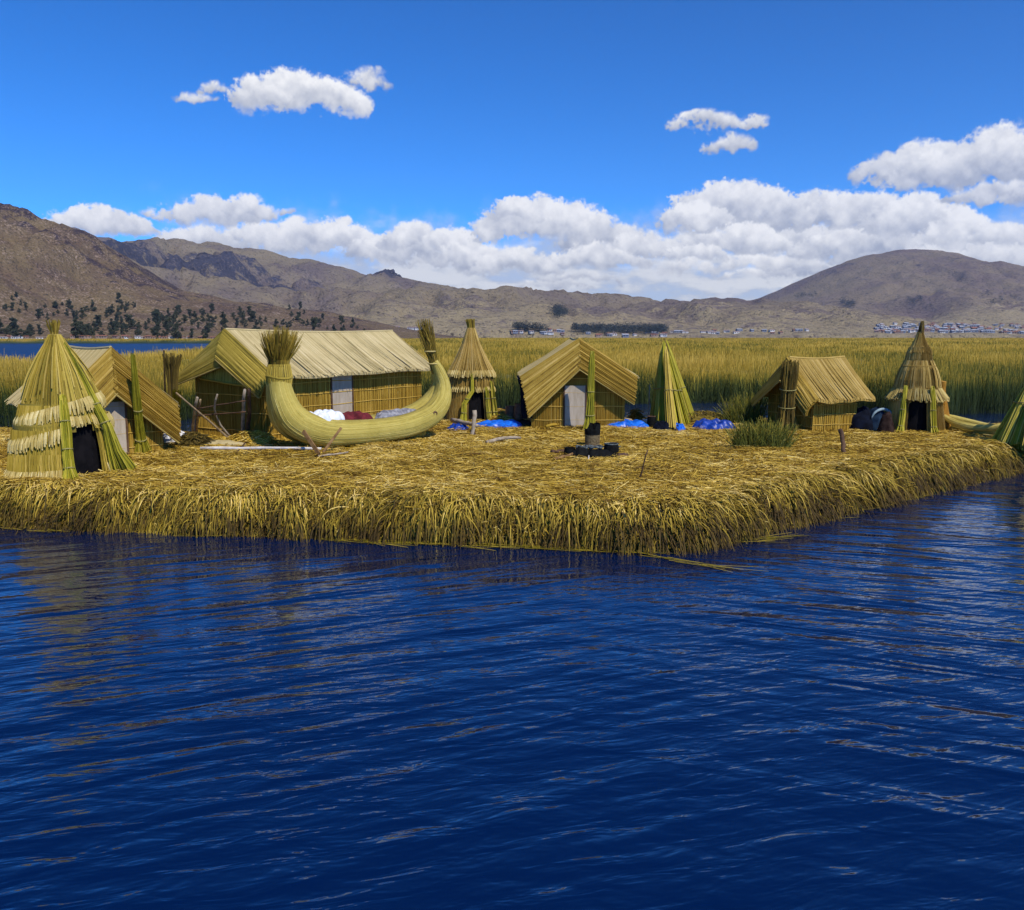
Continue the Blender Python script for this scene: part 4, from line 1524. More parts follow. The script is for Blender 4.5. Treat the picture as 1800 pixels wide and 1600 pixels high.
A, B = ridge_pts((194, 612), 19.3, (118, 612), 22.3)
hutB = gable_hut('gabled_hut', 'gabled reed hut with a grey door, half hidden behind the left reed tower', A, B, 1.18, 1.28, 1.0,
                 (M['thatch_pale'], M['wall_mat'], M['flap']), door=(-0.26, 0.46, 1.25),
                 front_flaps=((0.98, 0.18, 0.85, 0.20, 0.25), (0.98, 0.18, 0.88, 0.20, 0.08)), strand_r=0.013)
A, B = ridge_pts((397, 580), 22.4, (682, 585), 27.9)
hutD = gable_hut('gabled_hut', 'longest gabled reed hut, with a pale roof, behind the big reed boat', A, B, 1.55, 1.86, 1.5,
                 (M['thatch_pale'], M['wall_mat'], M['thatch_green']), long_door=(-1, 2.3, 3.15, 1.66),
                 front_flaps=((0.95, 0.25, 0.30, 0.30, 0.15), (0.75, 0.30, 0.55, 0.30, 0.25)), strand_r=0.015, roof_sag=0.06)
A, B = ridge_pts((1018, 596), 25.3, (1004, 596), 29.3)
hutC = gable_hut('gabled_hut', 'gabled reed hut seen gable on, with a pale grey door, mid island', A, B, 1.50, 1.65, 1.35,
                 (M['thatch_pale'], M['wall_mat'], M['flap']), door=(-0.23, 0.42, 1.28),
                 front_flaps=((0.85, 0.16, 1.18, 0.20, 0.25), (0.85, 0.16, 0.80, 0.20, 0.10)), strand_r=0.015)
A, B = ridge_pts((1388, 629), 25.2, (1474, 629), 25.8)
hutG = gable_hut('gabled_hut', 'smallest gabled reed hut, with a golden roof and no door, at the right', A, B, 1.15, 1.10, 1.0,
                 (M['thatch'], M['wall_mat'], M['flap']), front_flaps=((0.65, 0.30, 0.35, 0.32, 0.15), (0.65, 0.25, 0.45, 0.28, 0.15)), strand_r=0.015)

mb = MB()
za = 2.95
for i in range(150):                                        # the mat that closes the peak of the longest hut
    y = -0.95 + 1.9 * (i + rnd(0, 1)) / 150
    top = za - 0.62 * abs(y) - 0.42
    low = 1.52 + 0.10 * y + rnd(-.03, .03)
    if top > low + 0.08:
        mb.strand([(0.04, y, top), (-0.03, y + rnd(-.02, .02), (top + low) / 2), (-0.10, y, low)], 0.013, min(1, max(0, random.gauss(0.55, 0.18))), 0.9)
mb.quad_slab((0.06, -0.95, 1.75), (0.06, 0.95, 1.75), (-0.06, 0.9, 1.56), (-0.06, -0.9, 1.56), 0.02, 0.3)
mb.tube([(-0.12, -0.95, 1.46), (-0.14, 0, 1.53), (-0.12, 0.95, 1.62)], 0.03, 6, 0.4)
mb.build('peak_mat', M['thatch_green'], hutD)

# ------------------------------------------------------------------ standing bundles
standing_bundle('reed_post', 'tall green reed post with a splayed foot in front of the left gabled hut', G(250, 797), D(233, 622, 18.9), (0.22, 0.10, 0.09, 0.085, 0.08, 0.06, 0.03), 'green_reed', 80, 'standing reed bundles', ties=(0.15, 0.45))
standing_bundle('reed_post', 'reed post with a spreading foot leaning on the central hut front', G(1036, 757), D(1041, 618, 24.45), (0.22, 0.13, 0.10, 0.09, 0.085, 0.08, 0.05), 'green_reed', 80, 'standing reed bundles', ties=(0.2, 0.5), r=0.015)
standing_bundle('reed_post', 'dark topped reed bundle standing at the small hut gable', G(1380, 758), D(1389, 634, 24.2), (0.36, 0.27, 0.22, 0.20, 0.21, 0.24, 0.22), 'dark_reed', 130, 'standing reed bundles', var=(0.62, 0.25), ties=(0.35, 0.6), r=0.015)
b_ = standing_bundle('reed_post', 'green and yellow reed post at the corner of the left gabled hut', G(308, 772), D(311, 688, 20.9), (0.14, 0.10, 0.09, 0.10, 0.11), 'green_reed', 60, 'standing reed bundles', ties=(0.4,))
standing_bundle('reed_sheaf', 'dark feathery sheaf of reeds standing up beside the big hut', D(304, 700, 21.4), D(303, 622, 21.4), (0.12, 0.12, 0.16, 0.26), 'dark_reed', 80, 'standing reed bundles', var=(0.5, 0.25), ties=())
mb = MB()
p0, p1 = G(290, 765), D(288, 615, 21.2)
c0 = p0.copy()
mb.tube([p0 - c0, (p0.lerp(p1, .5) - c0) + Vector((.02, 0, 0)), p1 - c0], [0.03, 0.027, 0.02], 7)
o = mb.build('pole', M['wood'])
o.location = c0
tag(o, 'thin upright wooden pole beside the dark sheaf of reeds', 'pole')


# ------------------------------------------------------------------ reed boats
def catmull(pts, m=8):
    P = [Vector(p) for p in pts]
    P = [P[0] * 2 - P[1]] + P + [P[-1] * 2 - P[-2]]
    out = []
    for i in range(1, len(P) - 2):
        for k in range(m):
            t = k / m
            a, b, c, d = P[i - 1], P[i], P[i + 1], P[i + 2]
            out.append(0.5 * ((2 * b) + (c - a) * t + (2 * a - 5 * b + 4 * c - d) * t * t + (3 * b - a - 3 * c + d) * t ** 3))
    out.append(P[-2])
    return out


def reed_roll(mb, pts, rad, n=40, seed=0, strands=160, sr=0.012, vm=0.5):
    rs = random.Random(seed)
    pts = [Vector(p) for p in pts]
    m = len(pts)
    mb.tube(pts, rad, n, vm - 0.05)
    frames = []
    prev = None
    for i in range(m):
        t = (pts[min(i + 1, m - 1)] - pts[max(i - 1, 0)]).normalized()
        if prev is None:
            ref = Vector((0, 1, 0))
            a = t.cross(ref).normalized()
        else:
            a = (prev - t * prev.dot(t)).normalized()
        prev = a
        frames.append((a, t.cross(a)))
    for s in range(strands):
        q = rs.uniform(0, 2 * pi)
        i0 = rs.randint(0, max(0, m - 6))
        i1 = min(m - 1, i0 + rs.randint(6, max(7, m // 2)))
        tw = rs.uniform(-0.02, 0.02)
        pp = []
        for i in range(i0, i1 + 1):
            a, b = frames[i]
            qq = q + tw * (i - i0)
            pp.append(pts[i] + (a * cos(qq) + b * sin(qq)) * (rad[i] - sr * 0.45))
        if len(pp) > 1:
            mb.strand(pp, sr * rs.uniform(.7, 1.2), min(1, max(0, rs.gauss(vm, 0.2))), 0.8)


def big_boat():
    pa = G(505, 792)
    pb = G(770, 768)
    c = (pa + pb) / 2
    dx = (pb - pa)
    yaw = math.atan2(dx.y, dx.x)
    o = empty('reed_boat', Vector((c.x, c.y, GZ - 0.04)), 'large reed boat with high bushy prow and stern, resting before the longest hut', 'boat', 'reed boats', yaw)
    h = dx.length / 2
    # spine of one side roll in local x,z
    sp = [(-h - 0.14, 2.02), (-h - 0.16, 1.70), (-h - 0.10, 1.25), (-h + 0.10, 0.80), (-h + 0.60, 0.50), (-h + 1.3, 0.40), (0.2, 0.40), (h - 1.2, 0.47), (h - 0.50, 0.66), (h - 0.05, 1.0), (h + 0.12, 1.42), (h + 0.02, 1.80), (h - 0.13, 2.08)]
    rd = [0.24, 0.26, 0.31, 0.36, 0.36, 0.32, 0.30, 0.30, 0.30, 0.27, 0.21, 0.16, 0.11]
    off = [0.02, 0.04, 0.10, 0.2, 0.32, 0.40, 0.42, 0.40, 0.32, 0.2, 0.08, 0.04, 0.02]
    for s in (-1, 1):
        pts = catmull([(x, s * w, z) for (x, z), w in zip(sp, off)], 5)
        rr = [r_.x for r_ in catmull([(r, 0, 0) for r in rd], 5)]
        mb = MB()
        reed_roll(mb, pts, rr, 44, 5 + s, 420, 0.013, 0.56)
        mb.build('side_roll', M['boat'], o, smooth=True)
    mb = MB()
    pts = catmull([(-h + 0.5, 0, 0.34), (0, 0, 0.25), (h - 0.6, 0, 0.40)], 8)
    reed_roll(mb, pts, [0.34] * len(pts), 24, 9, 120, 0.013, 0.45)
    mb.build('deck', M['boat'], o)
    # tufts
    mb = MB()
    for i in range(560):
        q = rnd(0, 2 * pi)
        k = sqrt(rnd(0, 1))
        x0 = -h - 0.14 + 0.19 * k * cos(q)
        y0 = 0.19 * k * sin(q)
        ln = rnd(0.60, 1.06) * (1 - 0.18 * k)
        lx = 0.04 + 0.20 * k * cos(q) + random.gauss(0, .055)
        ly = 0.22 * k * sin(q) + random.gauss(0, .06)
        mb.strand([(x0, y0, 1.85), (x0 + lx * 0.25, y0 + ly * 0.25, 2.2), (x0 + lx * .7, y0 + ly * .7, 2.05 + ln * 0.55), (x0 + lx * 1.2, y0 + ly * 1.2, 2.0 + ln)], 0.011, min(1, max(0, random.gauss(0.45 + 0.15 * cos(q), 0.25))), 0.5)
    mb.build('prow_tuft', M['tuft'], o)
    mb = MB()
    mb.tube([(-h - 0.14 + 0.27 * cos(w), 0.29 * sin(w), 1.80 + 0.03 * cos(w * 2)) for w in [2 * pi * j / 20 for j in range(21)]], 0.045, 6, 0.5)
    for i in range(160):
        q = rnd(0, 2 * pi)
        mb.strand([(-h - 0.14 + 0.275 * cos(q), 0.29 * sin(q), 1.62), (-h - 0.14 + 0.30 * cos(q), 0.315 * sin(q), 1.82), (-h - 0.13 + 0.25 * cos(q), 0.26 * sin(q), 2.10)], 0.014, random.gauss(0.55, 0.2))
    mb.build('prow_binding', M['thatch_green'], o)
    mb = MB()
    for i in range(200):
        q = rnd(0, 2 * pi)
        k = sqrt(rnd(0, 1))
        sgn = -1 if rnd(0, 1) < 0.4 else 1
        x0 = h - 0.08 + 0.12 * k * cos(q)
        y0 = 0.11 * k * sin(q)
        lx = -0.34 + 0.09 * sgn + rnd(-.05, .05)
        ln = rnd(0.62, 1.08)
        mb.strand([(x0 + 0.06, y0, 1.75), (x0 + lx * 0.2, y0, 2.2), (x0 + lx * .6, y0 + rnd(-.04, .04), 2.2 + ln * .5), (x0 + lx * 1.0, y0 + rnd(-.06, .06), 2.15 + ln)], 0.013, min(1, max(0, random.gauss(0.38, 0.22))), 0.4)
    mb.build('stern_tuft', M['tuft'], o)
    for z in (2.02, 2.35):
        mb = MB()
        mb.tube([(h - 0.12 - (z - 2.0) * .30 + 0.14 * cos(w), 0.14 * sin(w), z) for w in [2 * pi * j / 16 for j in range(17)]], 0.018, 5, 0.8)
        mb.build('tie', M['fringe'], o)
    mb = MB()
    mb.tube([(h - 0.50 + 0.05 * cos(w), -0.595, 0.74 + 0.05 * sin(w)) for w in [2 * pi * j / 12 for j in range(13)]], 0.025, 6, 0.2)
    mb.build('rope_eye', M['wood_dark'], o)
    return o, yaw, c, h


boat, byaw, bc, bh = big_boat()


def boat_pt(x, y, z):
    return Vector((bc.x + x * cos(byaw) - y * sin(byaw), bc.y + x * sin(byaw) + y * cos(byaw), GZ - 0.04 + z))


def cloth_heap(name, label, c, size, mat, rz=0.0, seed=0, amp=0.3, group=None, cat='cloth', flat=True, n=26):
    """crumpled cloth or sheet: a folded sheet dropped in a heap"""
    rs = np.random.default_rng(seed)
    m = n * 2
    ph = rs.uniform(0, 6.28, 10)
    vs = []
    for j in range(m + 1):
        for i in range(m + 1):
            u = i / m * 2 - 1
            v = j / m * 2 - 1
            edge = max(0.0, 1 - max(abs(u), abs(v)) ** 3)
            rr = 1 + 0.14 * sin(3 * math.atan2(v, u) + ph[0]) + 0.08 * sin(7 * math.atan2(v, u) + ph[1])
            fold = (abs(sin(3.1 * u + 2.2 * v + ph[2] + 0.9 * sin(3 * v))) + 0.7 * abs(sin(4.3 * v - 2.6 * u + ph[3])) + 0.4 * abs(sin(9 * u + 6 * v + ph[4])))
            z = size[2] * edge ** 0.5 * (0.45 + amp * fold)
            su = u * sqrt(max(0, 1 - v * v / 2))
            sv = v * sqrt(max(0, 1 - u * u / 2))
            vs.append((su * rr * size[0], sv * rr * size[1], z))
    fs = [(j * (m + 1) + i, j * (m + 1) + i + 1, (j + 1) * (m + 1) + i + 1, (j + 1) * (m + 1) + i) for j in range(m) for i in range(m)]
    base = [j * (m + 1) + i for j in range(m + 1) for i in range(m + 1) if i in (0, m) or j in (0, m)]
    mb = MB()
    mb.add(vs, fs)
    o = mb.build(name, mat, smooth=True)
    o.location = c
    o.rotation_euler = (0, 0, rz)
    return tag(o, label, cat, group)


cloth_heap('cloth', 'crumpled white cloth lying in the big reed boat', boat_pt(-bh + 0.95, -0.1, 0.68), (0.46, 0.40, 0.26), M['white_cloth'], byaw, 2, 0.35)
cloth_heap('cloth', 'dark red cloth lying in the middle of the big reed boat', boat_pt(-bh + 1.85, 0.05, 0.62), (0.50, 0.36, 0.24), M['maroon'], byaw, 5, 0.32)
cloth_heap('cloth', 'grey crumpled cloth lying towards the stern of the big reed boat', boat_pt(0.95, 0.05, 0.62), (0.72, 0.36, 0.22), M['grey_cloth'], byaw, 8, 0.35)


def small_boat():
    pa = G(1660, 757)
    pb = G(1756, 768)
    c = (pa + pb) / 2
    dx = pb - pa
    yaw = math.atan2(dx.y, dx.x)
    o = empty('reed_boat', Vector((c.x, c.y, GZ - 0.03)), 'small pale reed canoe with an upright orange prow beside the right tower', 'boat', 'reed boats', yaw)
    h = dx.length / 2
    for s in (-1, 1):
        sp = [(-h - 0.02, 0.05 * s, 0.46), (-h * 0.8, 0.15 * s, 0.40), (-h * 0.3, 0.28 * s, 0.31), (h * 0.3, 0.28 * s, 0.25), (h * 0.8, 0.15 * s, 0.26), (h + 0.05, 0.03 * s, 0.33)]
        pts = catmull(sp, 5)
        mb = MB()
        k = len(pts)
        reed_roll(mb, pts, [0.065 + 0.025 * sin(pi * i / (k - 1)) for i in range(k)], 16, 3 + s, 70, 0.011, 0.75)
        mb.build('side_roll', M['boat'], o)
    mb = MB()
    sp = [(-h - 0.02, 0, 0.34), (-h * 0.7, 0, 0.20), (0, 0, 0.12), (h * 0.7, 0, 0.15), (h + 0.02, 0, 0.27)]
    pts = catmull(sp, 6)
    k = len(pts)
    reed_roll(mb, pts, [0.07 + 0.10 * sin(pi * i / (k - 1)) for i in range(k)], 20, 14, 130, 0.011, 0.6)
    mb.build('hull', M['boat'], o)
    mb = MB()
    sp = [(-h + 0.25, 0, 0.10), (-h - 0.02, 0, 0.35), (-h - 0.12, 0, 0.75), (-h - 0.18, 0, 1.15), (-h - 0.14, 0, 1.45)]
    pts = catmull(sp, 6)
    k = len(pts)
    reed_roll(mb, pts, [0.20 - 0.12 * i / (k - 1) for i in range(k)], 20, 17, 90, 0.013, 0.5)
    mb.build('prow', M['boat_orange'], o)
    return o


small_boat()


# ------------------------------------------------------------------ tarps, bundles, pots, sticks
def tarp(label, x0, x1, y, mat, hh, seed, group='blue tarpaulins'):
    a, b = G(x0, y), G(x1, y)
    c = (a + b) / 2
    cloth_heap('tarpaulin', label, Vector((c.x, c.y + 0.25, GZ - 0.04)), ((b.x - a.x) / 2, 0.42, hh), mat, 0.03, seed, 0.36, group, 'tarpaulin')


tarp('blue tarpaulin with loose straw on it before the slim tower door', 838, 922, 752, M['blue'], 0.22, 21)
tarp('small dark blue tarpaulin at the stern of the big boat', 785, 822, 757, M['blue_dark'], 0.20, 22)
tarp('bright blue tarpaulin on the straw right of the central hut', 1063, 1144, 753, M['blue'], 0.24, 23)
tarp('small blue tarpaulin at the foot of the pointed reed stack', 1184, 1206, 757, M['blue'], 0.20, 24)
tarp('dark blue tarpaulin right of the pointed reed stack', 1219, 1292, 756, M['blue_dark'], 0.30, 25)

# straw heap on the tarps
def straw_heap(label, c, size, n, seed, mat='straw'):
    rs = random.Random(seed)
    mb = MB()
    mb.blob((0, 0, 0), (size[0] * 0.85, size[1] * 0.85, size[2] * 0.85), seed, 0.15, 16, 0.35, True)
    for i in range(n):
        q = rs.uniform(0, 6.28)
        k = sqrt(rs.uniform(0, 1))
        x, y = size[0] * k * cos(q), size[1] * k * sin(q)
        z = size[2] * (1 - k * k) + rs.uniform(0, .03)
        th = rs.uniform(0, 6.28)
        l = rs.uniform(.12, .4)
        mb.strand([(x - l * cos(th) / 2, y - l * sin(th) / 2, z), (x, y, z + .03), (x + l * cos(th) / 2, y + l * sin(th) / 2, z - rs.uniform(-.03, .06))], 0.012, min(1, max(0, rs.gauss(.5, .22))))
    o = mb.build('straw_heap', M[mat])
    o.location = c
    return tag(o, label, 'straw heap')


p = G(880, 744)
straw_heap('loose straw piled on the blue tarpaulin before the slim tower', Vector((p.x, p.y, GZ + 0.02)), (0.42, 0.3, 0.20), 130, 4)
p = G(1118, 738)
straw_heap('small tuft of green straw on the bright blue tarpaulin', Vector((p.x, p.y, GZ + 0.02)), (0.24, 0.2, 0.30), 80, 6, 'tuft')
p = G(1240, 745)
straw_heap('low brown heap of cut reeds behind the dark blue tarpaulin', Vector((p.x, p.y + 0.3, GZ)), (1.0, 0.5, 0.34), 260, 7, 'tuft')
p = G(438, 784)
straw_heap('golden straw heap between the big hut corner and the boat prow', Vector((p.x, p.y + 0.2, GZ)), (0.75, 0.5, 0.32), 260, 9)
p = G(340, 787)
straw_heap('brown brush heap beside the left gabled hut', Vector((p.x, p.y, GZ)), (0.50, 0.3, 0.34), 240, 10, 'dark_reed')
cloth_heap('plastic_sheet', 'white plastic sheet on the brush heap by the left gabled hut', G(308, 783) + Vector((0, 0, 0.08)), (0.30, 0.2, 0.26), M['plastic'], 0.3, 31, 0.4, None, 'plastic sheet')
cloth_heap('reed_mat', 'flat pale reed mat on the ground before the big hut gable', G(388, 786) + Vector((0, 0, 0.06)), (0.62, 0.28, 0.15), M['thatch_pale'], -0.15, 33, 0.15, None, 'mat')


# dark covered heaps by the right tower
def covered_heap():
    p = G(1527, 758)
    o = empty('covered_heap', Vector((p.x, p.y + 0.35, GZ - 0.03)), 'dark navy covered heap with a pale blue arched edge, beside the right tower', 'covered heap')
    mb = MB()
    mb.blob((-0.10, 0, 0.0), (0.42, 0.36, 0.68), 3, 0.10, 26, 0.5, True)
    mb.build('cover', M['navy'], o, smooth=True)
    mb = MB()
    mb.blob((0.36, -0.04, 0.0), (0.40, 0.36, 0.66), 8, 0.08, 26, 0.5, True)
    c2 = mb.build('cover', M['slate'], o, smooth=True)
    mb = MB()
    mb.tube([(0.40 + 0.33 * cos(w), -0.30, 0.30 + 0.36 * sin(w)) for w in [radians(15 + 150 * j / 14) for j in range(15)]], [0.02 + 0.025 * sin(pi * j / 14) for j in range(15)], 7)
    mb.build('pale_edge', M['paleblue'], o, smooth=True)
    p2 = G(1560, 762)
    mb = MB()
    mb.blob((0, 0, 0.0), (0.22, 0.22, 0.62), 11, 0.12, 22, 0.5, True)
    o2 = mb.build('sack', M['brown_cloth'], smooth=True)
    o2.location = Vector((p2.x, p2.y + 0.1, GZ - 0.02))
    tag(o2, 'upright dark brown sack between the navy heap and the right tower', 'sack')
    p3 = G(1572, 759)
    cloth_heap('cloth', 'small purple red cloth on the ground at the right tower', Vector((p3.x, p3.y, GZ)), (0.12, 0.1, 0.14), M['maroon'], 0, 12, .4)


covered_heap()


def pot(name, label, c, r, h, mat, rim, group=None, cat='pot', handles=False, sc=1.0):
    o = empty(name, c, label, cat, group)
    mb = MB()
    prof = [(0, r * 0.72), (h * 0.12, r * 0.88), (h * 0.45, r), (h * 0.8, r * 0.92), (h, r * 0.86)]
    mb.lathe(prof, 22)
    mb.lathe([(h * 0.999, r * 0.80), (h * 0.5, r * 0.85), (0.02, r * 0.6)][::-1], 22)
    mb.build('body', M[mat], o, smooth=True)
    mb = MB()
    mb.tube([(r * 0.86 * cos(w), r * 0.86 * sin(w), h) for w in [2 * pi * j / 22 for j in range(23)]], r * 0.09, 6)
    if handles:
        for s in (-1, 1):
            mb.tube([(s * r * .9, -.04, h * .75), (s * r * 1.15, -.02, h * .78), (s * r * 1.15, .02, h * .78), (s * r * .9, .04, h * .75)], 0.012, 5)
    mb.build('rim', M[rim], o, smooth=True)
    return o


# fireplace
p = G(1040, 806)
o = empty('clay_stove', Vector((p.x, p.y + 0.25, GZ - 0.02)), 'soot black clay stove with open fire mouth in the middle of the island', 'stove')
mb = MB()
mb.blob((0.0, 0, 0.0), (0.62, 0.32, 0.21), 5, 0.10, 30, 0.5, True)
mb.blob((-0.22, -0.10, 0.0), (0.20, 0.20, 0.27), 6, 0.10, 20, 0.5, True)
mb.blob((0.05, -0.20, 0.0), (0.17, 0.15, 0.20), 16, 0.12, 20, 0.5, True)
mb.build('body', M['soot'], o, smooth=True)
for cx_, cy_, r_ in ((-0.20, -0.02, 0.12), (0.10, -0.02, 0.14)):
    mb = MB()
    mb.tube([(cx_ + r_ * cos(w), cy_ + r_ * sin(w), 0.25 + 0.015 * sin(3 * w)) for w in [2 * pi * j / 18 for j in range(19)]], 0.03, 6)
    mb.build('rim', M['soot_rim'], o, smooth=True)
p = G(1076, 803)
pot('cooking_pot', 'black cooking pot with ashy rim at the right end of the stove', Vector((p.x, p.y + 0.2, GZ)), 0.18, 0.27, 'soot', 'soot_rim', 'sooty pots', handles=True)
p = G(1002, 803)
pot('cooking_pot', 'small black pot at the left end of the stove', Vector((p.x, p.y + 0.1, GZ)), 0.14, 0.19, 'soot', 'soot', 'sooty pots')
p = G(1042, 789)
o = empty('tin_drum', Vector((p.x, p.y + 0.15, GZ - 0.02)), 'tall rusty tin drum with a torn black top behind the stove', 'tin drum')
mb = MB()
mb.lathe([(0, 0.18), (0.1, 0.185), (0.12, 0.18), (0.30, 0.185), (0.36, 0.185)], 24)
mb.build('body', M['rust'], o)
mb = MB()
vs = []
for k in range(24):
    q = 2 * pi * k / 24
    top = 0.52 + (0.10 if cos(q - 0.3) > 0.0 else -0.03) + rnd(-.02, .02)
    for z, r in ((0.355, 0.19), (0.45, 0.195), (top, 0.185 + rnd(-.01, .02))):
        vs.append((r * cos(q), r * sin(q), z))
fs = [(3 * k + i, 3 * ((k + 1) % 24) + i, 3 * ((k + 1) % 24) + i + 1, 3 * k + i + 1) for k in range(24) for i in range(2)]
mb.add(vs, fs)
mb.lathe([(0.42, 0.17), (0.43, 0.01)], 24)
mb.build('burnt_top', M['soot'], o)


def stick(name, label, a, b, r, mat, cat='stick', group=None, bendv=(0, 0, 0), n=8, r2=None):
    a, b = Vector(a), Vector(b)
    mb = MB()
    k = 7
    pts = []
    for i in range(k):
        t = i / (k - 1)
        pts.append((b - a) * t + Vector(bendv) * sin(pi * t) + Vector((rnd(-1, 1), rnd(-1, 1), rnd(-1, 1))) * r * 0.35)
    mb.tube(pts, [(r + ((r2 or r * 0.75) - r) * i / (k - 1)) * rnd(0.92, 1.08) for i in range(k)], n)
    o = mb.build(name, M[mat], smooth=True)
    o.location = a
    return tag(o, label, cat, group)


def plank(name, label, a, b, w, t, mat, cat='plank', group=None):
    a, b = Vector(a), Vector(b)
    d = (b - a)
    L = d.length
    d.normalize()
    s = d.cross(Vector((0, 1, 0.2))).normalized()
    nrm = d.cross(s)
    mb = MB()
    mb.box((b - a) / 2, (L, w, t), axes=(d, s, nrm))
    o = mb.build(name, M[mat])
    o.location = a
    bv = o.modifiers.new('bevel', 'BEVEL')
    bv.width = 0.008
    bv.segments = 2
    return tag(o, label, cat, group)


Z = lambda p, dz: Vector((p.x, p.y, p.z + dz))
stick('firewood', 'pale ended firewood log lying left of the stove', Z(G(976, 811), 0.05), Z(G(1012, 804), 0.08), 0.045, 'wood_red', 'log', 'firewood around the stove')
stick('firewood', 'short dark log leaning left of the small black pot', Z(G(970, 800), 0.07), Z(G(990, 797), 0.05), 0.05, 'wood_dark', 'log', 'firewood around the stove')
stick('firewood', 'short dark log at the right end of the stove', Z(G(1087, 806), 0.05), Z(G(1103, 804), 0.05), 0.055, 'wood_dark', 'log', 'firewood around the stove')
stick('firewood', 'thin twig poking out in front of the stove', Z(G(1034, 812), 0.02), Z(G(1036, 803), 0.10), 0.015, 'wood_pale', 'twig', 'firewood around the stove')
stick('stake', 'thin dark stake leaning in the straw near the front shore', Z(G(1123, 843), -0.05), D(1138, 792, 15.9), 0.018, 'wood_dark', 'stake', None, r2=0.012)
stick('post', 'short brown post stuck in the straw right of the grass clump', Z(G(1486, 799), -0.1), D(1477, 757, 20.3), 0.05, 'wood_dark', 'post', None, r2=0.055)
stick('log', 'grey crooked log lying on the straw right of the big boat', Z(G(855, 781), 0.05), Z(G(915, 773), 0.06), 0.05, 'wood_grey', 'log', None, (0, 0, 0.05))
stick('pole', 'bleached white pole lying along the big boat prow', Z(G(352, 796), 0.11), Z(G(566, 797), 0.11), 0.04, 'wood_pale', 'pole', None, (0, 0.05, 0))
# crossed planks at the boat
c_ = G(561, 803)
plank('plank', 'brown plank leaning left against the big boat hull, crossing another', Z(c_, 0.06), D(533, 758, 19.7), 0.10, 0.04, 'wood_red', 'plank', 'crossed planks by the boat')
plank('plank', 'thin brown plank leaning right against the big boat hull, crossing another', Z(G(568, 800), 0.06), D(600, 752, 19.9), 0.06, 0.035, 'wood_red', 'plank', 'crossed planks by the boat')
stick('branch', 'thin grey branch on the straw below the crossed planks', Z(G(560, 806), 0.05), Z(G(612, 800), 0.06), 0.025, 'wood_grey', 'branch')
stick('branch', 'forked dark branch lying below the boat prow', Z(G(416, 800), 0.05), Z(G(432, 786), 0.12), 0.022, 'wood_dark', 'branch')
# sticks before the mid tower
stick('stick', 'upright pale stick before the slim tower door', Z(G(829, 768), -0.05), D(835, 722, 23.2), 0.05, 'wood_grey', 'stick', None, r2=0.06)
stick('log', 'grey log lying before the slim tower, on the tarpaulin', Z(G(795, 752), 0.22), Z(G(838, 760), 0.20), 0.07, 'wood_grey', 'log', None)
stick('stick', 'slanting thin stick beside the upright pale stick', Z(G(836, 770), 0.02), Z(G(828, 756), 0.22), 0.025, 'wood_dark', 'stick')
stick('log', 'thin pale log on the straw at the central hut wall', Z(G(948, 743), 0.05), Z(G(1000, 740), 0.06), 0.045, 'wood_grey', 'log', None, (0, 0, 0.06))
stick('log', 'long thin log lying right of the reed post of the central hut', Z(G(1048, 738), 0.08), Z(G(1110, 741), 0.05), 0.04, 'wood_grey', 'log', None, (0, 0, 0.04))
stick('log', 'curved pale log on the straw before the central hut', Z(G(960, 753), 0.04), Z(G(1018, 750), 0.04), 0.045, 'straw', 'log', None, (0, 0, 0.08))

# things at the left eave of the central hut
mb = MB()
vs = []
for j in range(9):
    for i in range(7):
        u, v = i / 6, j / 8
        vs.append((0.02 + 0.28 * u + 0.22 * v + 0.03 * sin(5 * v), 0.06 * sin(6 * u + 3 * v) + 0.04, -1.28 * v))
fs = [(j * 7 + i, j * 7 + i + 1, (j + 1) * 7 + i + 1, (j + 1) * 7 + i) for j in range(8) for i in range(6)]
mb.add(vs, fs)
o = mb.build('black_cloth', M['navy'], smooth=True)
o.location = D(907, 660, 25.3)
sm = o.modifiers.new('thickness', 'SOLIDIFY')
sm.thickness = 0.03
tag(o, 'long black cloth hanging from the left eave of the central hut', 'cloth')
p = G(897, 742)
pot('clay_pot', 'dark brown clay pot left of the hanging black cloth', Vector((p.x, p.y, GZ)), 0.17, 0.50, 'clay', 'clay', 'clay pots by the central hut')
p = G(912, 744)
pot('clay_pot', 'reddish clay pot at the foot of the hanging black cloth', Vector((p.x, p.y - 0.1, GZ)), 0.15, 0.62, 'clay', 'wood_red', 'clay pots by the central hut')
cloth_heap('cloth', 'dark brown cloth heap below the left eave of the central hut', G(915, 748) + Vector((0, 0, 0)), (0.62, 0.22, 0.16), M['brown_cloth'], 0, 44, .35)
p = G(1145, 752)
pot('bucket', 'black bucket at the left foot of the pointed reed stack', Vector((p.x, p.y, GZ)), 0.14, 0.34, 'soot', 'wood_dark', cat='bucket')
cloth_heap('cloth', 'dark cloth bundle at the foot of the pointed reed stack', G(1162, 757), (0.24, 0.2, 0.26), M['navy'], 0.2, 45, .35)

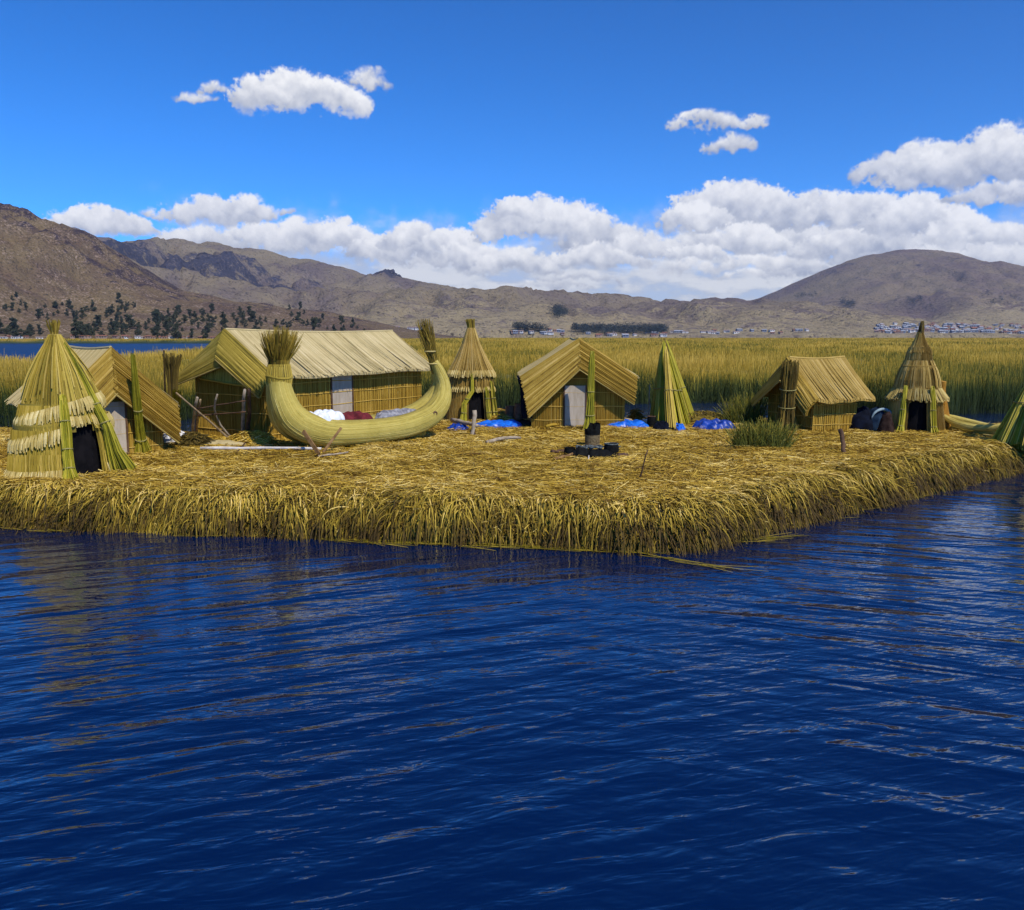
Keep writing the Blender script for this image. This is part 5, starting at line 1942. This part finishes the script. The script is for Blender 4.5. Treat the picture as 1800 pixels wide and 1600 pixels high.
# broken lattice at the big hut gable: posts, branch and pole leaning on it
stick('post', 'left grey post before the big hut gable', G(337, 768), D(346, 700, 21.8), 0.045, 'wood_grey', 'post', 'posts before the big hut gable')
stick('post', 'thin brown post just right of the left grey post at the gable', G(344, 768), D(352, 702, 22.0), 0.035, 'wood', 'post', 'posts before the big hut gable')
stick('post', 'pale post near the right corner of the big hut gable', G(426, 774), D(429, 686, 21.0), 0.05, 'wood_grey', 'post', 'posts before the big hut gable')
stick('post', 'dark post at the right corner of the big hut gable', G(435, 776), D(439, 684, 20.9), 0.055, 'wood_dark', 'post', 'posts before the big hut gable')
stick('branch', 'crooked pale branch propped against the big hut gable', G(412, 776), D(382, 693, 21.0), 0.03, 'wood_grey', 'branch', None, (-0.25, 0, 0.05))
stick('pole', 'long thin pole slanting down from the reed post to the ground', G(415, 782), D(309, 690, 20.2), 0.028, 'wood', 'pole')
stick('rail', 'upper dark rail across the big hut gable', D(345, 719, 21.7), D(432, 704, 20.95), 0.02, 'wood_dark', 'rail', 'rails across the big hut gable')
stick('rail', 'lower dark rail across the big hut gable', D(345, 731, 21.7), D(432, 724, 20.95), 0.02, 'wood_dark', 'rail', 'rails across the big hut gable')
stick('pole', 'thin pale pole standing left of the pointed reed stack', G(1140, 745), D(1142, 676, 27.6), 0.02, 'wood_grey', 'pole')


# ------------------------------------------------------------------ green clumps growing on the island
def clump(name, label, c, rx, ry, h, n, seed, stops_mat, cat='plant', green=0.3):
    rs = np.random.default_rng(seed)
    q = rs.uniform(0, 2 * pi, n)
    k = np.sqrt(rs.random(n))
    x = rx * k * np.cos(q)
    y = ry * k * np.sin(q)
    hh = h * rs.uniform(0.5, 1.1, n) * (1 - 0.25 * k)
    T = np.stack([rs.normal(0, .16, n) + 0.2 * x / rx, rs.normal(0, .16, n), np.ones(n)], 1)
    T /= np.linalg.norm(T, axis=1, keepdims=True)
    nj = np.stack([rs.normal(0, .5, n), -np.ones(n), np.zeros(n)], 1)
    tip = np.clip(rs.normal(green, 0.16, n), 0, 1)
    t4 = np.linspace(0, 1, 4)
    Av = np.repeat(np.clip(0.12 + (tip[:, None] - 0.12) * t4[None, :], 0, 1), 2, axis=1)
    V, Q, A_ = strips(np.stack([x, y, np.full(n, -0.05)], 1), T, rs.uniform(0.012, 0.02, n), hh, np.stack([rs.normal(0, .12, n), rs.normal(0, .12, n), -np.abs(rs.normal(0, .08, n))], 1), Av, nj, 3)
    o = mesh_np(name, V, Q, stops_mat, A_)
    o.location = c
    return tag(o, label, cat)


green_m = blade_mat('green_blade', [(0.0, (0.03, 0.035, 0.006)), (0.3, (0.085, 0.095, 0.012)), (0.55, (0.20, 0.17, 0.018)), (0.8, (0.40, 0.28, 0.035)), (1.0, (0.52, 0.40, 0.08))])
c_ = G(1338, 790)
clump('grass_clump', 'clump of dark green grass growing from the straw in front of the small hut', Vector((c_.x, c_.y, GZ - 0.02)), 0.66, 0.34, 0.90, 1000, 5, green_m, 'grass clump', 0.42)
c_ = G(1312, 747)
clump('reed_clump', 'tall green reed clump growing left of the small hut', Vector((c_.x, c_.y + 0.3, GZ - 0.1)), 0.55, 0.4, 1.25, 700, 6, green_m, 'reed clump', 0.40)

# ------------------------------------------------------------------ trees on the hill
leaf_m = plain_mat('tree_leaves', (0.018, 0.028, 0.020), (0.052, 0.068, 0.042), 0.5, 0.8, 0.0)
leaf_b = plain_mat('far_tree_leaves', (0.020, 0.032, 0.038), (0.05, 0.065, 0.06), 0.3, 0.8, 0.0)
for lm in (leaf_m,):
    b_ = NT(lm.node_tree)
    p_ = lm.node_tree.nodes['Principled BSDF']
    src = p_.inputs['Base Color'].links[0].from_socket
    oi = b_.n('ShaderNodeObjectInfo')
    lm.node_tree.links.new(b_.mixc(b_.m('MULTIPLY', oi.outputs['Random'], 0.6), src, (0.075, 0.075, 0.035)), p_.inputs['Base Color'])
bark_m = plain_mat('bark', (0.06, 0.045, 0.03), (0.13, 0.10, 0.07), 2, 0.9, 0)


def tree_meshes(kind, seed):
    rs = np.random.default_rng(seed)
    H = 1.0
    clumps = []
    if kind == 'tall':
        for i in range(11):
            t = rs.uniform(0.22, 0.95)
            w = 0.21 * (1 - abs(t - 0.5) * 0.9)
            clumps.append((rs.normal(0, w * 0.6), rs.normal(0, w * 0.6), t, rs.uniform(0.09, 0.15)))
    elif kind == 'round':
        for i in range(13):
            t = rs.uniform(0.25, 0.85)
            w = 0.36
            clumps.append((rs.normal(0, w * 0.55), rs.normal(0, w * 0.55), t, rs.uniform(0.09, 0.15)))
    else:
        for i in range(12):
            t = rs.uniform(0.15, 0.98)
            w = 0.30 * (1 - t) + 0.03
            clumps.append((rs.normal(0, w * 0.6), rs.normal(0, w * 0.6), t, rs.uniform(0.06, 0.10) + 0.08 * (1 - t)))
    n = 1100
    cl = np.array(clumps)
    ci = rs.integers(0, len(cl), n)
    d = rs.normal(0, 1, (n, 3))
    d /= np.linalg.norm(d, axis=1, keepdims=True)
    c = cl[ci, :3] + d * (cl[ci, 3] * rs.uniform(0.55, 1.1, n))[:, None] * np.array([1, 1, 0.85])
    a = rs.normal(0, 1, (n, 3))
    a /= np.linalg.norm(a, axis=1, keepdims=True)
    b = np.cross(a, rs.normal(0, 1, (n, 3)))
    b /= np.linalg.norm(b, axis=1, keepdims=True)
    s = rs.uniform(0.018, 0.036, n)[:, None]
    V = np.stack([c - a * s - b * s * .6, c + a * s - b * s * .5, c + a * s * .8 + b * s, c - a * s * .8 + b * s * .7], 1).reshape(-1, 3)
    Q = np.arange(n * 4).reshape(n, 4)
    tm = MB()
    tm.tube([(0, 0, -0.06), (0.01, 0, 0.25), (0.0, 0.01, 0.7)], [0.025, 0.018, 0.006], 5)
    for k in range(5):
        x, y, z, r = clumps[k]
        tm.tube([(0, 0, max(0.12, z - 0.25)), (x * .6, y * .6, z - .08), (x, y, z)], [0.012, 0.008, 0.003], 4)
    return V, Q, tm


protos = {}
for kind, lab in (('tall', 'tall'), ('round', 'round'), ('pointed', 'pointed')):
    V, Q, tm = tree_meshes(kind, hash(lab) % 7 + len(lab) * 13)
    protos[kind] = (V, Q, tm)

TREE_LABEL = {
    'tall': 'tall narrow dark eucalyptus on the slope of the left hill',
    'round': 'round dark bushy tree on the foot of the left hill',
    'pointed': 'pointed dark tree among the boulders of the left hill'}
first_tree = {}


def place_tree(kind, x, y, z, h, rz, label, group, leafmat=leaf_m):
    key = (kind, leafmat.name)
    o = bpy.data.objects.new('tree', None)
    COL.objects.link(o)
    o.empty_display_size = 1
    if key not in first_tree:
        V, Q, tm = protos[kind]
        cr = mesh_np('crown', V, Q, leafmat)
        tr = tm.build('trunk', bark_m)
        first_tree[key] = (cr, tr)
        kids = (cr, tr)
    else:
        kids = tuple(k.copy() for k in first_tree[key])
        for k in kids:
            COL.objects.link(k)
    for k in kids:
        k.parent = o
    o.location = (x, y, z)
    o.rotation_euler = (0, 0, rz)
    wsc = rnd(0.85, 1.25)
    o.scale = (h * wsc, h * wsc, h)
    tag(o, label, 'tree', group)
    return o


rt_ = random.Random(21)
# clusters read off the photograph: (px, py of the foot, spread px, count)
clusters = [(20, 545, 22, 8), (45, 598, 24, 12), (85, 560, 16, 5), (120, 555, 30, 14), (150, 590, 26, 14), (200, 560, 18, 8), (185, 592, 20, 10), (235, 590, 24, 14), (220, 545, 14, 5), (285, 570, 26, 14),
            (270, 595, 22, 9), (325, 575, 24, 12), (345, 596, 24, 9), (380, 566, 24, 9), (420, 578, 24, 9), (455, 572, 22, 8), (500, 578, 26, 9), (520, 560, 20, 5), (555, 582, 24, 7), (590, 580, 20, 5), (620, 586, 18, 4), (5, 590, 14, 6)]
for cx, cy, sp, cnt in clusters:
    for i in range(cnt):
        px = cx + rt_.gauss(0, sp * 0.8)
        py = cy + rt_.gauss(-4, 9)
        # march along the ray until it meets the hill
        d = ray(px, min(py, 597))
        hit = None
        Y = 655.0
        while Y < 1300:
            X = d.x * Y / d.y
            zr_ = CAM_Z + d.z * Y / d.y
            if near.at(X, Y) >= zr_:
                hit = (X, Y)
                break
            Y += 6
        if hit is None:
            continue
        kind = rt_.choice(['tall', 'round', 'round', 'pointed'])
        h = rt_.uniform(5.5, 12.5) * (0.8 if kind == 'round' else 1.1)
        place_tree(kind, hit[0], hit[1], near.at(*hit) - 0.4, h, rt_.uniform(0, 6.28), TREE_LABEL[kind], 'trees on the left hill')

# ------------------------------------------------------------------ far town, farms, dark wood
wall_cols = {'white': (0.62, 0.60, 0.58), 'brick': (0.30, 0.21, 0.17), 'blue grey': (0.20, 0.22, 0.28)}
roof_cols = {'white': (0.30, 0.22, 0.20), 'brick': (0.25, 0.11, 0.07), 'blue grey': (0.34, 0.36, 0.40)}
house_src = {}
rh = random.Random(5)


def house(kind, x, y, z, w, l, h, rz, label, group):
    key = kind
    o = bpy.data.objects.new('house', None)
    COL.objects.link(o)
    if key not in house_src:
        wm_ = plain_mat('house_wall_' + kind, tuple(c * .8 for c in wall_cols[kind]), wall_cols[kind], 1.5, .9, 0)
        rm_ = plain_mat('house_roof_' + kind, tuple(c * .8 for c in roof_cols[kind]), roof_cols[kind], 1.5, .9, 0)
        a = MB()
        a.box((0, 0, 0.35), (1, 1, 1.3))
        a.add([(0.5, -.5, 1.0), (0.5, .5, 1.0), (.5, 0, 1.3), (-.5, -.5, 1.0), (-.5, .5, 1.0), (-.5, 0, 1.3)], [(0, 1, 2), (3, 5, 4)])
        wo = a.build('wall', wm_)
        b = MB()
        b.quad_slab((-.55, 0, 1.36), (-.55, -.6, 0.98), (.55, -.6, 0.98), (.55, 0, 1.36), 0.05)
        b.quad_slab((.55, 0, 1.36), (.55, .6, 0.98), (-.55, .6, 0.98), (-.55, 0, 1.36), 0.05)
        ro = b.build('roof', rm_)
        ws = []
        for yy_ in (-.25, .2):
            c = MB()
            c.box((yy_, -.506, 0.55), (0.16, 0.02, 0.36))
            ws.append(c.build('window', M['dark_in']))
        house_src[key] = (wo, ro, *ws)
        kids = house_src[key]
    else:
        kids = tuple(k.copy() for k in house_src[key])
        for k in kids:
            COL.objects.link(k)
    for k in kids:
        k.parent = o
    o.location = (x, y, z)
    o.rotation_euler = (0, 0, rz)
    o.scale = (l, w, h)
    tag(o, label, 'house', group)


HL = {'white': 'white walled house in the {} across the lake', 'brick': 'brick red house in the {} across the lake', 'blue grey': 'blue grey house in the {} across the lake'}


def ground_at(hill, X, Y):
    z = hill.at(X, Y)
    if hill is peak and Y < 6000:
        z = max(z, mid.at(X, Y))
    return z


def on_hill(hill, px, py, y0, y1, step):
    d = ray(px, py)
    Y = y0
    while Y < y1:
        X = d.x * Y / d.y
        if ground_at(hill, X, Y) >= CAM_Z + d.z * Y / d.y:
            return X, Y
        Y += step
    return None



for (n_, x0, x1, ya, yb, hill, y0, y1, town, group, kinds) in (
        (190, 1540, 1800, 571, 594, peak, 1600, 4500, 'town below the peak', 'houses of the town below the peak', ['white', 'blue grey', 'blue grey', 'brick']),
        (26, 1180, 1420, 583, 594, peak, 1600, 4000, 'hamlets below the peak', 'houses of the hamlets below the peak', ['white', 'white', 'brick', 'blue grey']),
        (44, 900, 1180, 584, 595, mid, 1530, 3000, 'village by the dark wood', 'houses of the village by the wood', ['white', 'blue grey', 'brick']),
        (14, 680, 740, 580, 593, mid, 1530, 2500, 'hamlet right of the big hut roof', 'houses of the hamlet beyond the big hut', ['white', 'brick']),
        (36, 0, 380, 595.2, 596.6, near, 648, 760, 'row at the foot of the left hill', 'houses at the foot of the left hill', ['white', 'brick', 'brick'])):
    for i in range(n_):
        px, py = rh.uniform(x0, x1), rh.uniform(ya, yb)
        hit = on_hill(hill, px, py, y0, y1, 8 if hill is not near else 3)
        if not hit:
            continue
        k = rh.choice(kinds)
        s = 0.95 if hill is not near else 0.45
        house(k, hit[0], hit[1], ground_at(hill, *hit) - 0.3, rh.uniform(5, 8) * s, rh.uniform(6, 12) * s, rh.uniform(3, 4.5) * s, rh.uniform(-.4, .4), HL[k].format(town), group)

# the dark plantation by the village and scattered dark scrub: too far to count
V_, Q_ = [], []
Vp, Qp, _ = protos['round']
base_n = 0
for i in range(520):
    r_ = rh.random()
    if r_ < 0.62:
        px, py, hill, y0 = rh.uniform(1008, 1172), rh.gauss(585, 2.2), mid, 1530
    elif r_ < 0.72:
        px, py, hill, y0 = rh.gauss(985, 7), rh.gauss(553, 4), mid, 1530
    elif r_ < 0.82:
        px, py, hill, y0 = rh.uniform(905, 960), rh.gauss(586, 2.5), mid, 1530
    else:
        px, py, hill, y0 = rh.choice([(rh.gauss(1492, 6), rh.gauss(537, 2)), (rh.gauss(1610, 14), rh.gauss(531, 4)), (rh.gauss(1740, 20), rh.gauss(530, 5)), (rh.uniform(1395, 1440), rh.gauss(522, 3))]) + (peak, 1600)
    hit = on_hill(hill, px, py, y0, 4700, 10)
    if not hit:
        continue
    s = rh.uniform(12, 20) * (1.0 if hill is mid else 1.3)
    sel = slice(0, 90)
    V_.append(Vp.reshape(-1, 4, 3)[rh.randint(0, 500):][:90].reshape(-1, 3) * np.array([s * 1.3, s * 1.3, s]) * 1.0 + np.array([hit[0], hit[1], ground_at(hill, *hit) - 1.0]))
for v in V_:
    Q_.append(np.arange(len(v)).reshape(-1, 4) + base_n)
    base_n += len(v)
tag(mesh_np('far_woods', np.concatenate(V_), np.concatenate(Q_), leaf_b), 'dark blue green woods far across the lake', 'woods', kind='stuff')

# ------------------------------------------------------------------ thin blue air over the lake
if True:
    mb = MB()
    mb.box((0, 3500, 690), (14000, 8800, 1384))
    hz = bpy.data.materials.new('haze')
    hz.use_nodes = True
    t = hz.node_tree
    t.nodes.clear()
    ho = t.nodes.new('ShaderNodeOutputMaterial')
    pv = t.nodes.new('ShaderNodeVolumePrincipled')
    pv.inputs['Color'].default_value = (0.62, 0.75, 1.0, 1)
    pv.inputs['Density'].default_value = 0.000042
    pv.inputs['Anisotropy'].default_value = 0.2
    t.links.new(pv.outputs[0], ho.inputs['Volume'])
    ob = mb.build('haze', hz)
    tag(ob, 'thin pale blue haze in the air over lake and hills', 'haze', kind='stuff')
